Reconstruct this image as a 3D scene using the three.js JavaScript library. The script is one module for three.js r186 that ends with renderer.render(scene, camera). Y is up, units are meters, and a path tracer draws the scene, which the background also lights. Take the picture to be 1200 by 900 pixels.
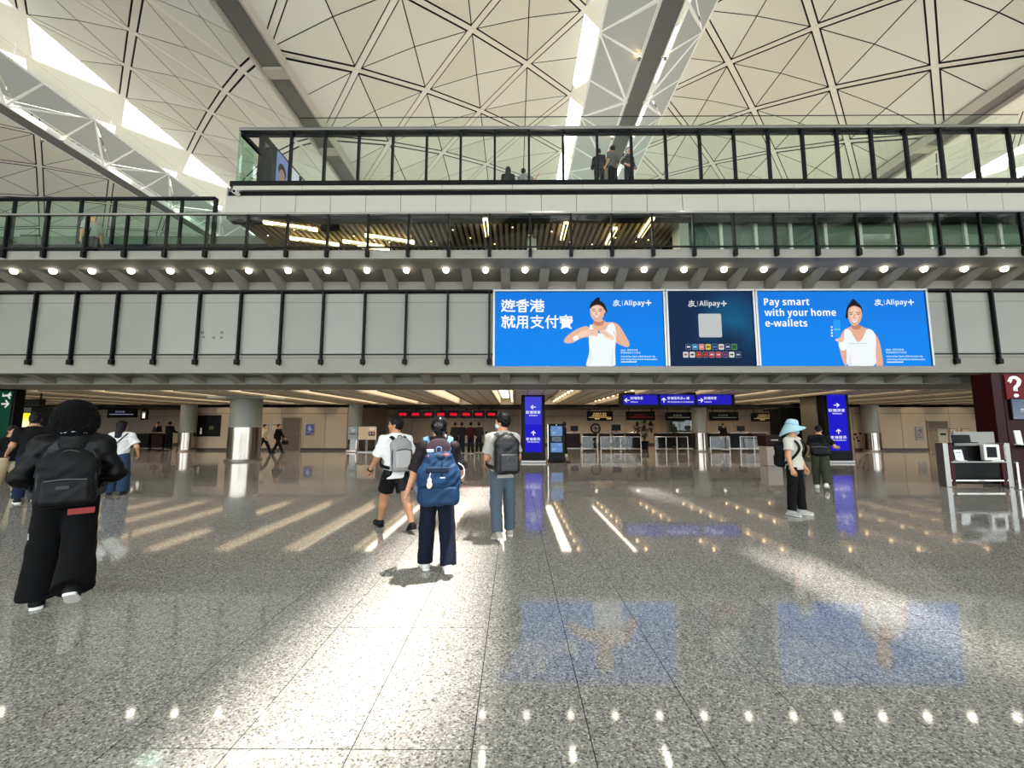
import * as THREE from 'three';
import { RoundedBoxGeometry } from 'three/addons/geometries/RoundedBoxGeometry.js';
import { mergeGeometries } from 'three/addons/utils/BufferGeometryUtils.js';
import { RectAreaLightUniformsLib } from 'three/addons/lights/RectAreaLightUniformsLib.js';

// ---------------------------------------------------------------- camera, sky, sun, exposure
RectAreaLightUniformsLib.init();
const scene = new THREE.Scene();
const EYE = 1.52, FOCAL = 470, PITCH = Math.atan(48 / FOCAL), YAW = Math.atan(3 / FOCAL);
const camera = new THREE.PerspectiveCamera(2 * Math.atan(450 / FOCAL) * 180 / Math.PI, 1200 / 900, 0.1, 300);
camera.rotation.order = 'YXZ';
camera.position.set(0, EYE, 0);
camera.rotation.set(PITCH, YAW, 0);
const renderer = new THREE.WebGLRenderer({ antialias: true });
renderer.toneMapping = THREE.LinearToneMapping;
renderer.toneMappingExposure = 1.0;
renderer.shadowMap.enabled = true;
renderer.shadowMap.type = THREE.PCFSoftShadowMap;
scene.background = new THREE.Color(0.86, 0.94, 1.0);       // even bright haze above the roof lights
scene.backgroundIntensity = 6;
const sun = new THREE.DirectionalLight(new THREE.Color(1.0, 0.96, 0.9), 18);
sun.position.set(0.22 * 60, 60, -3.9);
sun.target.position.set(0, 0, 0);
sun.shadow.mapSize.set(4096, 4096);
Object.assign(sun.shadow.camera, { left: -60, right: 60, top: 60, bottom: -60, near: 1, far: 150 });
sun.shadow.radius = 4.2;
scene.add(sun, sun.target);

// ---------------------------------------------------------------- helpers
let seed = 20240607;
function rnd() { seed = (seed + 0x6D2B79F5) | 0; let t = Math.imul(seed ^ (seed >>> 15), 1 | seed); t = (t + Math.imul(t ^ (t >>> 7), 61 | t)) ^ t; return ((t ^ (t >>> 14)) >>> 0) / 4294967296; }
const rr = (a, b) => a + (b - a) * rnd();
const V = (x, y, z) => new THREE.Vector3(x, y, z);
const used = new Map();
function numbered(n) { const k = used.get(n) || 0; used.set(n, k + 1); return k ? n + '_' + String(k).padStart(3, '0') : n; }
function tag(o, label, category, group) { o.userData.label = label; o.userData.category = category; if (group) o.userData.group = group; return o; }
function thing(name, label, category, pos = [0, 0, 0], turn = 0, group) {
  const o = new THREE.Group(); o.name = numbered(name); o.position.set(...pos); o.rotation.y = turn; scene.add(o);
  return tag(o, label, category, group);
}
function structure(name, pos = [0, 0, 0]) { const o = new THREE.Group(); o.name = numbered(name); o.position.set(...pos); o.userData.kind = 'structure'; scene.add(o); return o; }
function mesh(name, geo, mat, parent, label) {
  const g = Array.isArray(geo) ? (geo.length > 1 ? mergeGeometries(geo.map((q) => { const r = q.index ? q.toNonIndexed() : q.clone(); for (const k of Object.keys(r.attributes)) if (!['position', 'normal', 'uv'].includes(k)) r.deleteAttribute(k); return r; })) : geo[0]) : geo;
  const m = new THREE.Mesh(g, mat); m.name = name; if (label) m.userData.label = label; parent.add(m); return m;
}
function bx(w, h, d, x = 0, y = 0, z = 0) { const g = new THREE.BoxGeometry(w, h, d); g.translate(x, y, z); return g; }
function rbx(w, h, d, r, x = 0, y = 0, z = 0, s = 2) { const g = new RoundedBoxGeometry(w, h, d, s, Math.min(r, w / 2.01, h / 2.01, d / 2.01)); g.translate(x, y, z); return g; }
function span(x0, x1, y0, y1, z0, z1) { return bx(x1 - x0, y1 - y0, z1 - z0, (x0 + x1) / 2, (y0 + y1) / 2, (z0 + z1) / 2); }
function cyl(r0, r1, h, x = 0, y = 0, z = 0, n = 24) { const g = new THREE.CylinderGeometry(r1, r0, h, n); g.translate(x, y, z); return g; }
function rod(a, b, r, n = 8) { const d = b.clone().sub(a), g = new THREE.CylinderGeometry(r, r, d.length(), n); g.applyQuaternion(new THREE.Quaternion().setFromUnitVectors(V(0, 1, 0), d.clone().normalize())); g.translate(...a.clone().add(b).multiplyScalar(0.5).toArray()); return g; }
function tube(pts, r, n = 8, seg) { return new THREE.TubeGeometry(new THREE.CatmullRomCurve3(pts.map((p) => (p.isVector3 ? p : V(...p)))), seg || pts.length * 6, r, n); }
function prismZY(pts, x0, x1) {   // polygon given as [z, y], swept along x
  const s = new THREE.Shape(pts.map(([z, y]) => new THREE.Vector2(-z, y))); const g = new THREE.ExtrudeGeometry(s, { depth: x1 - x0, bevelEnabled: false });
  g.rotateY(Math.PI / 2); g.translate(x0, 0, 0); return g;
}
const C = (h) => new THREE.Color(h);
function std(color, rough = 0.7, metal = 0, extra = {}) { return new THREE.MeshStandardMaterial({ color, roughness: rough, metalness: metal, ...extra }); }
function canvasTex(w, h, draw, srgb = true) {
  const c = document.createElement('canvas'); c.width = w; c.height = h; draw(c.getContext('2d'), w, h);
  const t = new THREE.CanvasTexture(c); if (srgb) t.colorSpace = THREE.SRGBColorSpace; t.anisotropy = 8; return t;
}
function glow(color, k = 1, map) { return new THREE.MeshPhysicalMaterial({ color: 0x000000, roughness: 0.7, specularIntensity: 0.2, emissive: map ? 0xffffff : color, emissiveIntensity: k, ...(map ? { emissiveMap: map } : {}) }); }
// a photograph pixel turned into a place: on the plane z = -Z, or on the floor
function ray(px, py) { const d = V((px - 600) / FOCAL, (450 - py) / FOCAL, -1); return d.applyEuler(new THREE.Euler(PITCH, YAW, 0, 'YXZ')); }
function at(px, py, Z) { const d = ray(px, py); const t = -Z / d.z; return V(d.x * t, EYE + d.y * t, -Z); }
function floorAt(px, py) { const d = ray(px, py); const t = -EYE / d.y; return V(d.x * t, 0, d.z * t); }

// ---------------------------------------------------------------- materials
function granite(w, cells, tones) {
  return canvasTex(w, w, (g) => {
    g.fillStyle = tones[0]; g.fillRect(0, 0, w, w);
    for (let i = 0; i < cells; i++) {
      const x = rnd() * w, y = rnd() * w, r = w * rr(0.0017, 0.0046), a = rnd() * 3.14, e = rr(0.45, 1);
      g.fillStyle = tones[Math.floor(rnd() * tones.length)];
      for (const [ox, oy] of [[0, 0], [x < 20 ? w : x > w - 20 ? -w : 0, 0], [0, y < 20 ? w : y > w - 20 ? -w : 0]]) {
        g.beginPath(); const n = 5 + (i % 3);
        for (let k = 0; k < n; k++) { const t = (k / n) * 6.283 + a, q = r * (0.7 + 0.5 * ((i * 7 + k * 13) % 10) / 10); g[k ? 'lineTo' : 'moveTo'](x + ox + Math.cos(t) * q, y + oy + Math.sin(t) * q * e); }
        g.fill();
        if (!ox && !oy) continue;
      }
    }
  });
}
const graniteTex = granite(1024, 42000, ['#928f89', '#7b7871', '#b0aca4', '#c6c1b7', '#5b5956', '#a19b92', '#cdc7bd', '#63605a', '#aca396']);
graniteTex.wrapS = graniteTex.wrapT = THREE.RepeatWrapping;
function noiseTex(w, lo, hi, n, big) {   // soft blotches, used as roughness or tone
  return canvasTex(w, w, (g) => {
    g.fillStyle = `rgb(${(lo + hi) / 2},${(lo + hi) / 2},${(lo + hi) / 2})`; g.fillRect(0, 0, w, w);
    for (let i = 0; i < n; i++) { const v = rr(lo, hi) | 0; g.globalAlpha = 0.25; g.fillStyle = `rgb(${v},${v},${v})`; g.beginPath(); g.arc(rnd() * w, rnd() * w, rr(0.3, 1) * big, 0, 7); g.fill(); }
    g.globalAlpha = 1;
  }, false);
}
const dim = (color, roughness) => new THREE.MeshPhysicalMaterial({ color, roughness, specularIntensity: 0.3 });
const M = {
  floor: new THREE.MeshPhysicalMaterial({ map: graniteTex, roughness: 0.05, ior: 1.6, specularIntensity: 1 }),
  grout: std(0x262422, 0.9),
  cream: std(C(0xd3cfbe), 0.42), cream2: std(C(0xcfcab8), 0.45), cream3: std(C(0xd7d3c4), 0.4),
  rib: std(C(0xdcd5c5), 0.45), dark: std(0x141210, 0.9), roofOut: std(0xb8b8b4, 0.8),
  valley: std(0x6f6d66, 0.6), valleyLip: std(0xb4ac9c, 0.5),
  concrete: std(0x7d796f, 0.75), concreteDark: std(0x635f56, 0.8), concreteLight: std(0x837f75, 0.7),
  fascia: std(0xa8a395, 0.5), black: dim(0x050506, 0.5), blackMetal: dim(0x08090a, 0.4), charcoal: dim(0x0f1113, 0.5),
  panel: std(0x7b7b70, 0.4), panel2: std(0x77776c, 0.4), panel3: std(0x7e7e73, 0.38),
  glass: new THREE.MeshPhysicalMaterial({ color: new THREE.Color(0.93, 0.985, 0.95), roughness: 0.02, transmission: 1, thickness: 0, ior: 1.5 }),
  glassGreen: new THREE.MeshPhysicalMaterial({ color: new THREE.Color(0.72, 0.88, 0.79), roughness: 0.02, transmission: 1, thickness: 0, ior: 1.5 }),
  clear: new THREE.MeshPhysicalMaterial({ color: new THREE.Color(0.97, 0.98, 0.98), roughness: 0, transmission: 1, thickness: 0, ior: 1.45 }),
  steel: std(0xb9b6b0, 0.22, 1), steelDull: std(0x8f8d89, 0.35, 1), white: std(0xd9d7d0, 0.5), warmWhite: std(0xc6bdab, 0.6), slatTrim: std(0x7d7464, 0.6),
  wood: std(0x857360, 0.6), reflector: std(0xb4b5b0, 0.5, 0.1), reflectorRib: std(0xefeee8, 0.45), spine: std(0x5f5e5a, 0.55),
  wallBeige: std(0xab9c88, 0.6), wallBeige2: std(0xa69782, 0.6), door: std(0x574c40, 0.6), skirting: std(0x3b332c, 0.5),
  bulb: glow(C(0xfff4df), 16), bulbWarm: glow(C(0xffd9a0), 6), lightPanel: glow(C(0xffecd0), 3.2),
};
// ---------------------------------------------------------------- floor: granite slabs over a bed
{
  const floor = structure('floor');
  mesh('bed', span(-62, 62, -0.4, -0.004, -60, 24), M.grout, floor);
  const W = 0.57, D = 1.14, X0 = -0.2, Z0 = -2.05, gap = 0.006;
  const slab = (u, v) => { const g = bx(W - gap, 0.03, D - gap, 0, -0.015, 0), p = g.attributes.position, uv = g.attributes.uv; for (let i = 0; i < p.count; i++) uv.setXY(i, (p.getX(i) + u) / 1.9, (p.getZ(i) + v) / 1.9); return g; };
  const kinds = Array.from({ length: 12 }, () => slab(rnd() * 9, rnd() * 9));
  const spots = [];
  for (let j = -4; j < 24; j++) for (let i = -46; i <= 46; i++) {
    const x = X0 + (i + 0.5) * W, z = Z0 - (j - 0.5) * D;
    if (z > 3.5) continue;
    const inView = z < -1 && Math.abs(x) < -z * 1.36 + 0.9;
    spots.push({ x, z, r: (inView ? 0 : 1000) + Math.hypot(x, z) });
  }
  spots.sort((a, b) => a.r - b.r);
  spots.forEach((s, n) => { s.k = Math.floor(rnd() * 12); if (n < 290) mesh('tile', kinds[s.k], M.floor, floor).position.set(s.x, 0, s.z); });
  const far = mesh('tiles', spots.slice(290).map((s) => kinds[s.k].clone().translate(s.x, 0, s.z)), M.floor, floor); far.userData.kind = 'stuff';
  const rest = bx(124, 0.02, 18, 0, -0.01, 14.4);
  const rest2 = bx(124, 0.02, 34, 0, -0.01, -46.2);
  for (const g of [rest, rest2]) { const p = g.attributes.position, uv = g.attributes.uv; for (let i = 0; i < p.count; i++) uv.setXY(i, p.getX(i) / 1.9, p.getZ(i) / 1.9); }
  mesh('paving', [rest, rest2], M.floor, floor);
}
// ---------------------------------------------------------------- vaulted roof
const BAY = 2.95, ZB = 2.7, RISE = 5.1, SPRING = 18, HALF = 6 * BAY, RAD = (HALF * HALF + RISE * RISE) / (2 * RISE), ARC0 = SPRING + RISE - RAD;
const vy = (u) => ARC0 + Math.sqrt(RAD * RAD - u * u);
const VX = 6.65, PERIOD = 2 * HALF, ZNEAR = 21, ZFAR = -62, ZNODE = -18.8;
function triPanel(P, inset, t) {   // a triangular roof panel: each edge drawn in by its own joint, thickness upward
  const n = P[1].clone().sub(P[0]).cross(P[2].clone().sub(P[0])).normalize(); if (n.y > 0) n.negate();
  const e = P.map((p, i) => { const q = P[(i + 1) % 3], d = q.clone().sub(p).normalize(); let m = n.clone().cross(d); if (m.dot(P[(i + 2) % 3].clone().sub(p)) < 0) m.negate(); return { p: p.clone().addScaledVector(m, inset[i]), d, m }; });
  const R = P.map((_, i) => { const a = e[(i + 2) % 3], b = e[i]; const s = b.p.clone().sub(a.p).dot(b.m) / a.d.dot(b.m); return a.p.clone().addScaledVector(a.d, s); });
  const up = n.clone().multiplyScalar(-t), T = R.map((r) => r.clone().add(up)), pos = [];
  const flip = R[1].clone().sub(R[0]).cross(R[2].clone().sub(R[0])).dot(n) < 0;
  const tri = (a, b, c) => { for (const q of flip ? [a, c, b] : [a, b, c]) pos.push(q.x, q.y, q.z); };
  tri(R[0], R[1], R[2]); tri(T[0], T[2], T[1]);
  for (let i = 0; i < 3; i++) { const j = (i + 1) % 3; tri(R[j], R[i], T[i]); tri(R[j], T[i], T[j]); }
  const g = new THREE.BufferGeometry(); g.setAttribute('position', new THREE.Float32BufferAttribute(pos, 3));
  g.setAttribute('uv', new THREE.Float32BufferAttribute(new Float32Array(pos.length / 3 * 2), 2)); g.computeVertexNormals(); return g;
}
function strip(a, b, w, t) {   // a flat band from a to b, width w across, thickness t upward
  const d = b.clone().sub(a), L = d.length(); d.normalize(); const side = d.clone().cross(V(0, 1, 0)).normalize(), up = side.clone().cross(d).normalize();
  const g = new THREE.BoxGeometry(w, t, L); g.applyMatrix4(new THREE.Matrix4().makeBasis(side, up, d.clone().negate())); const m = a.clone().add(b).multiplyScalar(0.5).addScaledVector(up, t / 2); g.translate(m.x, m.y, m.z); return g;
}
const camInv = new THREE.Matrix4(); camera.updateMatrixWorld(); camera.updateProjectionMatrix(); camInv.copy(camera.matrixWorld).invert();
function seen(p, m = 1.08) { const q = p.clone().applyMatrix4(camInv); if (q.z > -0.3) return false; const x = (q.x / -q.z) * FOCAL / 600, y = (q.y / -q.z) * FOCAL / 450; return Math.abs(x) < m && Math.abs(y) < m; }
function vault(name, xc) {
  const S = structure(name, [xc, 0, 0]);
  const N = (k) => V(k * BAY, vy(k * BAY), 0);
  // closed outer shell, open only along the two strips of roof glazing
  const arc = (u0, u1, off, n = 16) => Array.from({ length: n + 1 }, (_, i) => { const u = u0 + (u1 - u0) * i / n; return new THREE.Vector2(u, vy(u) + off); });
  for (const [u0, u1] of [[-HALF, -BAY], [BAY, HALF]]) {
    const sh = new THREE.Shape([...arc(u0, u1, 0.06), ...arc(u0, u1, 0.5).reverse()]);
    const g = new THREE.ExtrudeGeometry(sh, { depth: ZNEAR - ZFAR, bevelEnabled: false }); g.translate(0, 0, ZFAR);
    mesh('shell', g, M.dark, S);
  }
  // panels: every diamond is four triangles about its centre
  const list = [], ribs = [], mats = [M.cream, M.cream2, M.cream3];
  const cache = new Map();
  const geoFor = (k, q) => {
    const key = k + '/' + q; if (cache.has(key)) return cache.get(key);
    const c = N(k), L = V((k - 1) * BAY, vy((k - 1) * BAY), 0), R = V((k + 1) * BAY, vy((k + 1) * BAY), 0), F = c.clone().setZ(-ZB), B = c.clone().setZ(ZB);
    const P = q === 0 ? [c, L, F] : q === 1 ? [c, F, R] : q === 2 ? [c, R, B] : [c, B, L];
    const g = triPanel(P, [0.03, 0.21, 0.03], 0.02); cache.set(key, g); return g;
  };
  for (let k = -6; k <= 6; k++) for (let m = -16; m <= 15; m++) {
    const z = ZNODE + (k % 2 ? ZB : 0) + m * 2 * ZB;
    if (z > ZNEAR - 2 || z < ZFAR + 2) continue;
    for (let q = 0; q < 4; q++) {
      const left = q === 0 || q === 3, a = left ? k - 1 : k, b = left ? k : k + 1;
      if (a < -6 || b > 6 || (a >= -1 && b <= 1)) continue;
      const mid = V(xc + (a + b) / 2 * BAY, vy(k * BAY), z + (q < 2 ? -1 : 1) * ZB / 3);
      list.push({ g: geoFor(k, q), z, r: (seen(mid) ? 0 : 1000) + mid.length(), m: mats[Math.floor(rnd() * 3)] });
    }
  }
  list.sort((a, b) => a.r - b.r);
  list.forEach((p, i) => { if (i < 290) mesh('panel', p.g, p.m, S).position.z = p.z; });
  mesh('panels', list.slice(290).map((p) => p.g.clone().translate(0, 0, p.z)), M.cream, S).userData.kind = 'stuff';
  // ribs between nodes (nodes of odd columns at ZNODE, of even ones half a bay on)
  const ribGeo = new Map();
  for (let k = -6; k < 6; k++) for (let m = -16; m <= 15; m++) for (const s of [-1, 1]) {
    const z = ZNODE + (k % 2 ? 0 : ZB) + m * 2 * ZB; if (z > ZNEAR - 3 || z < ZFAR + 3) continue;
    const key = k + '/' + s; if (!ribGeo.has(key)) ribGeo.set(key, strip(N(k), N(k + 1).setZ(s * ZB), k === 0 || k === -1 ? 0.3 : 0.26, k === 0 || k === -1 ? 0.34 : 0.02));
    const mid = V(xc + (k + 0.5) * BAY, vy(k * BAY), z + s * ZB / 2); ribs.push({ g: ribGeo.get(key), z, r: (seen(mid) ? 0 : 1000) + mid.length() });
  }
  ribs.sort((a, b) => a.r - b.r);
  ribs.forEach((p, i) => { if (i < 290) mesh('rib', p.g, M.rib, S).position.z = p.z; });
  if (ribs.length > 290) mesh('ribs', ribs.slice(290).map((p) => p.g.clone().translate(0, 0, p.z)), M.rib, S).userData.kind = 'stuff';
  // roof glazing, one pane per bay on either side of the crown, with kerbs
  for (const s of [-1, 1]) {
    const a = V(s * 0.05, vy(0.05) + 0.46, 0), b = V(s * BAY, vy(BAY) + 0.42, 0), w = a.distanceTo(b) + 0.1;
    const pane = new THREE.PlaneGeometry(w, 2 * ZB - 0.08); pane.rotateX(Math.PI / 2); pane.rotateZ(Math.atan2(b.y - a.y, b.x - a.x)); pane.translate((a.x + b.x) / 2, (a.y + b.y) / 2, 0);
    const bar = bx(w, 0.12, 0.1); bar.rotateZ(Math.atan2(b.y - a.y, b.x - a.x)); bar.translate((a.x + b.x) / 2, (a.y + b.y) / 2, 0);
    for (let m = 0; m < 15; m++) { const z = ZFAR + 3 + m * 2 * ZB; mesh('pane', pane, M.clear, S).position.z = z; mesh('glazing_bar', bar, M.white, S).position.z = z + ZB; }
    mesh('glazing_end', [span(Math.min(a.x, b.x), Math.max(a.x, b.x), vy(BAY), vy(0) + 0.5, ZFAR, ZFAR + 0.4), span(Math.min(a.x, b.x), Math.max(a.x, b.x), vy(BAY), vy(0) + 0.5, ZNEAR - 1.8, ZNEAR)], M.white, S);
  }
  // closed triangles between the glazed ones, their bases along the crown
  for (const s of [-1, 1]) {
    const A = V(s * BAY, vy(BAY), 0), B0 = V(0, vy(0), -ZB), B1 = V(0, vy(0), ZB), g = triPanel([A, B0, B1], [0.13, 0.0, 0.13], 0.42);
    for (let m = -16; m <= 15; m++) { const z = ZNODE + m * 2 * ZB; if (z > ZNEAR - 3 || z < ZFAR + 3) continue; mesh('crown_panel', g, M.cream3, S).position.z = z; }
  }
  mesh('crown_rib', span(-0.11, 0.11, vy(0) - 0.05, vy(0) + 0.4, ZFAR, ZNEAR), M.rib, S);
  return S;
}
vault('ceiling', VX); vault('ceiling', VX - PERIOD); vault('ceiling', VX + PERIOD);
// valley beams between the vaults
for (const x of [VX - HALF - PERIOD, VX - HALF, VX + HALF, VX + HALF + PERIOD]) {
  const S = structure('valley_beam', [x, 0, 0]);
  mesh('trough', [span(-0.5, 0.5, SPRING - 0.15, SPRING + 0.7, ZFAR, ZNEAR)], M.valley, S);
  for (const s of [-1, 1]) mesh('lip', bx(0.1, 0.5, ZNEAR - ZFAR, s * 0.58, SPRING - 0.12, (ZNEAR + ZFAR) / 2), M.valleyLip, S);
  for (let m = -8; m <= 3; m++) mesh('cross_plate', bx(1.06, 0.12, 0.55, 0, SPRING - 0.22, -17 + m * 2 * ZB), M.valleyLip, S);
}
// hanging reflectors under the roof lights
function reflector(xc, where) {
  const R = thing('light_reflector', `grey winged reflector of triangular panels hung under the roof, ${where}`, 'reflector', [xc, 0, 0]);
  const SY = 19.2, EY = 20.5, EX = 2.48, SW = 0.48;
  mesh('spine', [span(-SW, SW, SY - 0.02, SY + 0.25, ZFAR + 1, 12)], M.spine, R);
  for (const s of [-1, 1]) {
    mesh('light_strip', span(s * (SW + 0.02) - 0.03, s * (SW + 0.02) + 0.03, SY - 0.07, SY + 0.3, ZFAR + 1, 12), M.white, R);
    mesh('edge_tube', rod(V(s * EX, EY, ZFAR + 1), V(s * EX, EY, 12), 0.06), M.reflectorRib, R);
    const IX = s < 0 ? 0.55 : 0.86, IY = SY + (EY - SY) * (IX - SW) / (EX - SW);
    mesh('inner_edge', rod(V(s * IX, IY, ZFAR + 1), V(s * IX, IY, 12), 0.035), M.reflectorRib, R);
    const I = (z) => V(s * IX, IY, z), E = (z) => V(s * EX, EY, z);
    const tris = [[I(0), E(0), E(ZB)], [I(0), E(ZB), I(ZB)], [I(0), E(0), E(-ZB)], [I(0), E(-ZB), I(-ZB)]].map((t) => triPanel(t, [0.03, 0.03, 0.03], 0.03));
    const ribsG = [strip(V(s * SW, SY - 0.07, 0), E(0), 0.12, 0.09), strip(V(s * SW, SY - 0.06, 0), E(ZB), 0.12, 0.09), strip(V(s * SW, SY - 0.06, 0), E(-ZB), 0.12, 0.09), strip(V(s * SW, SY - 0.07, ZB), E(ZB), 0.1, 0.08)];
    for (let m = -7; m <= 4; m++) {
      const z = -20.4 + m * 2 * ZB;
      for (const t of tris) mesh('wing_panel', t, M.reflector, R).position.z = z;
      for (const t of ribsG) mesh('rib', t, M.reflectorRib, R).position.z = z;
    }
  }
  for (let m = -7; m <= 4; m++) for (const x of [-0.32, 0.32]) mesh('hanger', rod(V(x, SY, -20.4 + m * 2 * ZB), V(x * 2, vy(0) + 0.1, -20.4 + m * 2 * ZB), 0.03, 6), M.reflectorRib, R);
  return R;
}
reflector(VX, 'above the middle of the picture');
reflector(VX - PERIOD, 'across the upper left corner');
reflector(VX + PERIOD, 'at the far right');
// small warm lamps clipped to the reflector spines
for (const [xc, z, who] of [[VX, -17.7, 'the middle reflector'], [VX, -23.1, 'the middle reflector, farther pair'], [VX - PERIOD, -17.7, 'the upper left reflector'], [VX - PERIOD, -23.1, 'the upper left reflector, farther pair']]) for (const s of [-1, 1]) {
  const t = thing('spine_lamp', `small warm lamp on the ${s < 0 ? 'left' : 'right'} flank of ${who}`, 'lamp', [xc + s * 0.62, 19.15, z]);
  mesh('body', cyl(0.06, 0.08, 0.12, 0, -0.06, 0, 14), M.steelDull, t); mesh('lens', cyl(0.07, 0.07, 0.02, 0, 0.01, 0, 14), M.bulbWarm, t); mesh('arm', rod(V(0, -0.06, 0), V(-s * 0.16, 0.02, 0), 0.02), M.steelDull, t);
  const L = new THREE.SpotLight(0xffcf80, 5, 0, 1.3, 0.9, 2); L.position.set(0, 0.04, 0); L.target.position.set(s * 0.6, 1, 0); L.shadow.radius = 3; t.add(L, L.target);
}
// ---------------------------------------------------------------- outer walls
{
  const curtain = (name, x0, x1, z, y0, y1) => {
    const S = structure(name); const w = 3.0, n = Math.round((x1 - x0) / w);
    for (let i = 0; i < n; i++) for (let j = 0; j < 4; j++) { const h = (y1 - y0) / 4; const g = new THREE.PlaneGeometry((x1 - x0) / n - 0.08, h - 0.08); mesh('pane', g, M.clear, S).position.set(x0 + (i + 0.5) * (x1 - x0) / n, y0 + (j + 0.5) * h, z); }
    const bars = []; for (let i = 0; i <= n; i++) bars.push(bx(0.12, y1 - y0, 0.25, x0 + i * (x1 - x0) / n, (y0 + y1) / 2, z)); for (let j = 0; j <= 4; j++) bars.push(bx(x1 - x0, 0.12, 0.2, (x0 + x1) / 2, y0 + j * (y1 - y0) / 4, z));
    mesh('mullions', bars, M.white, S); return S;
  };
  const f = curtain('window_1', -46.5, 59.8, 21.5, 0.4, 17.6); mesh('kerb', span(-46.5, 59.8, 0, 0.4, 21.3, 21.7), M.concrete, f);
  const b = curtain('window_2', -46.5, 59.8, -62.5, 9.6, 17.6); mesh('kerb', span(-46.5, 59.8, 0, 9.6, -62.8, -62.2), M.concrete, b);
  for (const [n, z0, z1] of [['trim_1', 21.2, 21.8], ['trim_2', -62.8, -61.8]]) {   // tympana closing the vault ends
    const S = structure(n);
    for (const xc of [VX, VX - PERIOD, VX + PERIOD]) { const p = [new THREE.Vector2(-HALF, 17.5)]; for (let i = 0; i <= 20; i++) { const u = -HALF + i * HALF / 10; p.push(new THREE.Vector2(u, vy(u) + 0.6)); } p.push(new THREE.Vector2(HALF, 17.5)); const g = new THREE.ExtrudeGeometry(new THREE.Shape(p), { depth: z1 - z0, bevelEnabled: false }); g.translate(xc, 0, z0); mesh('tympanum', g, M.warmWhite, S); }
  }
  const L = structure('wall_left'); mesh('wall_face', span(-47.2, -46.5, 0, 20, -62.8, 21.8), M.warmWhite, L);
  const R = structure('wall_right'); mesh('wall_face', span(59.8, 60.5, 0, 20, -62.8, 21.8), M.warmWhite, R);
}
// ---------------------------------------------------------------- upper storeys in front: balcony, panel wall, departures deck
const XL = -26, XR = 30;
{ // ledge and ribbed soffit at the foot of the panel wall
  const S = structure('ledge');
  mesh('edge', [span(XL, XR, 2.98, 3.16, -11.6, -11.2)], M.concreteLight, S);
  mesh('top', [span(XL, XR, 3.02, 3.15, -12.6, -11.3)], M.concrete, S);
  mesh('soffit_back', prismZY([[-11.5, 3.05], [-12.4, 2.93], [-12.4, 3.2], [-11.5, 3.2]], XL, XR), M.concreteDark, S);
  mesh('beam', [span(XL, XR, 2.75, 3.2, -14, -12.1)], M.concrete, S);
  const rib = prismZY([[-11.42, 3.0], [-12.15, 2.755], [-12.15, 3.15], [-11.42, 3.15]], -0.14, 0.14);
  for (let i = -20; i <= 24; i++) mesh('soffit_rib', rib, M.concrete, S).position.x = 1.156 * i - 0.28;
}
{ // panel wall with black fins
  const S = structure('wall_back'), P = 1.275, x0 = at(44, 344, 12).x - 11 * P;
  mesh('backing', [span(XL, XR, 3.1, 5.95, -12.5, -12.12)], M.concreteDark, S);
  const mats = [M.panel, M.panel2, M.panel3];
  const g1 = rbx(P - 0.016, 1.9, 0.03, 0.004), g2 = rbx(P - 0.016, 0.24, 0.03, 0.004), g3 = rbx(P - 0.016, 0.48, 0.05, 0.004);
  for (let i = 0; i < 43; i++) {
    const x = x0 + (i + 0.5) * P;
    mesh('panel', rnd() > 0.5 ? g1 : g1, mats[Math.floor(rnd() * 3)], S).position.set(x, 4.62 - 0.02, -12.06);
    mesh('panel', g3, M.concreteLight, S).position.set(x, 3.4, -12.06);
  }
  mesh('groove', [span(XL, XR, 5.28, 5.288, -12.046, -12.043), span(XL, XR, 5.6, 5.66, -12.2, -11.95)], M.black, S);
  mesh('rail', [span(XL, XR, 3.645, 3.67, -12.05, -11.99), span(XL, XR, 3.55, 3.556, -12.05, -12.03)], M.charcoal, S);
  const fin = [bx(0.055, 2.25, 0.1, 0, 4.5, -11.98), rbx(0.13, 0.16, 0.12, 0.02, 0, 3.42, -11.97)];
  const fg = mergeGeometries(fin.map((g) => { const q = g.index ? g.toNonIndexed() : g; return q; }));
  for (let i = 0; i < 43; i++) { const x = x0 + i * P; if (x > -0.7 && x < 12.3) continue; mesh('fin', fg, M.black, S).position.x = x; }
  // small square stickers on one panel
  for (const [px, py] of [[236.5, 389.5], [259.5, 389.5], [250, 395.5], [259, 395.5], [238, 395]]) { const p = at(px, py, 12.02); mesh('sticker', bx(0.085, py < 392 ? 0.085 : 0.06, 0.004, p.x, p.y, -12.036), std(0x5d5a52, 0.6), S); }
}
{ // balcony slab with its ribbed soffit
  const S = structure('balcony');
  mesh('upstand', [span(XL, XR, 6.07, 6.31, -10.72, -10.6)], M.concreteLight, S);
  mesh('slab', [span(XL, XR, 6.1, 6.2, -16.5, -10.62)], M.concrete, S);
  mesh('soffit_edge', prismZY([[-10.62, 6.075], [-11.3, 6.06], [-11.3, 6.11], [-10.62, 6.11]], XL, XR), M.concrete, S);
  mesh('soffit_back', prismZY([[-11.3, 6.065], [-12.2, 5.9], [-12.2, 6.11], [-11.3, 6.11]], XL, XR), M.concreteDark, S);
  mesh('wall_plate', [span(XL, XR, 5.66, 6.1, -12.3, -12.02)], M.concrete, S);
  const rib = prismZY([[-11.28, 6.062], [-12.04, 5.66], [-12.04, 6.11], [-11.28, 6.11]], -0.135, 0.135);
  for (let i = -20; i <= 24; i++) mesh('soffit_rib', rib, M.concrete, S).position.x = 1.156 * i - 0.27;
}
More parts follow.
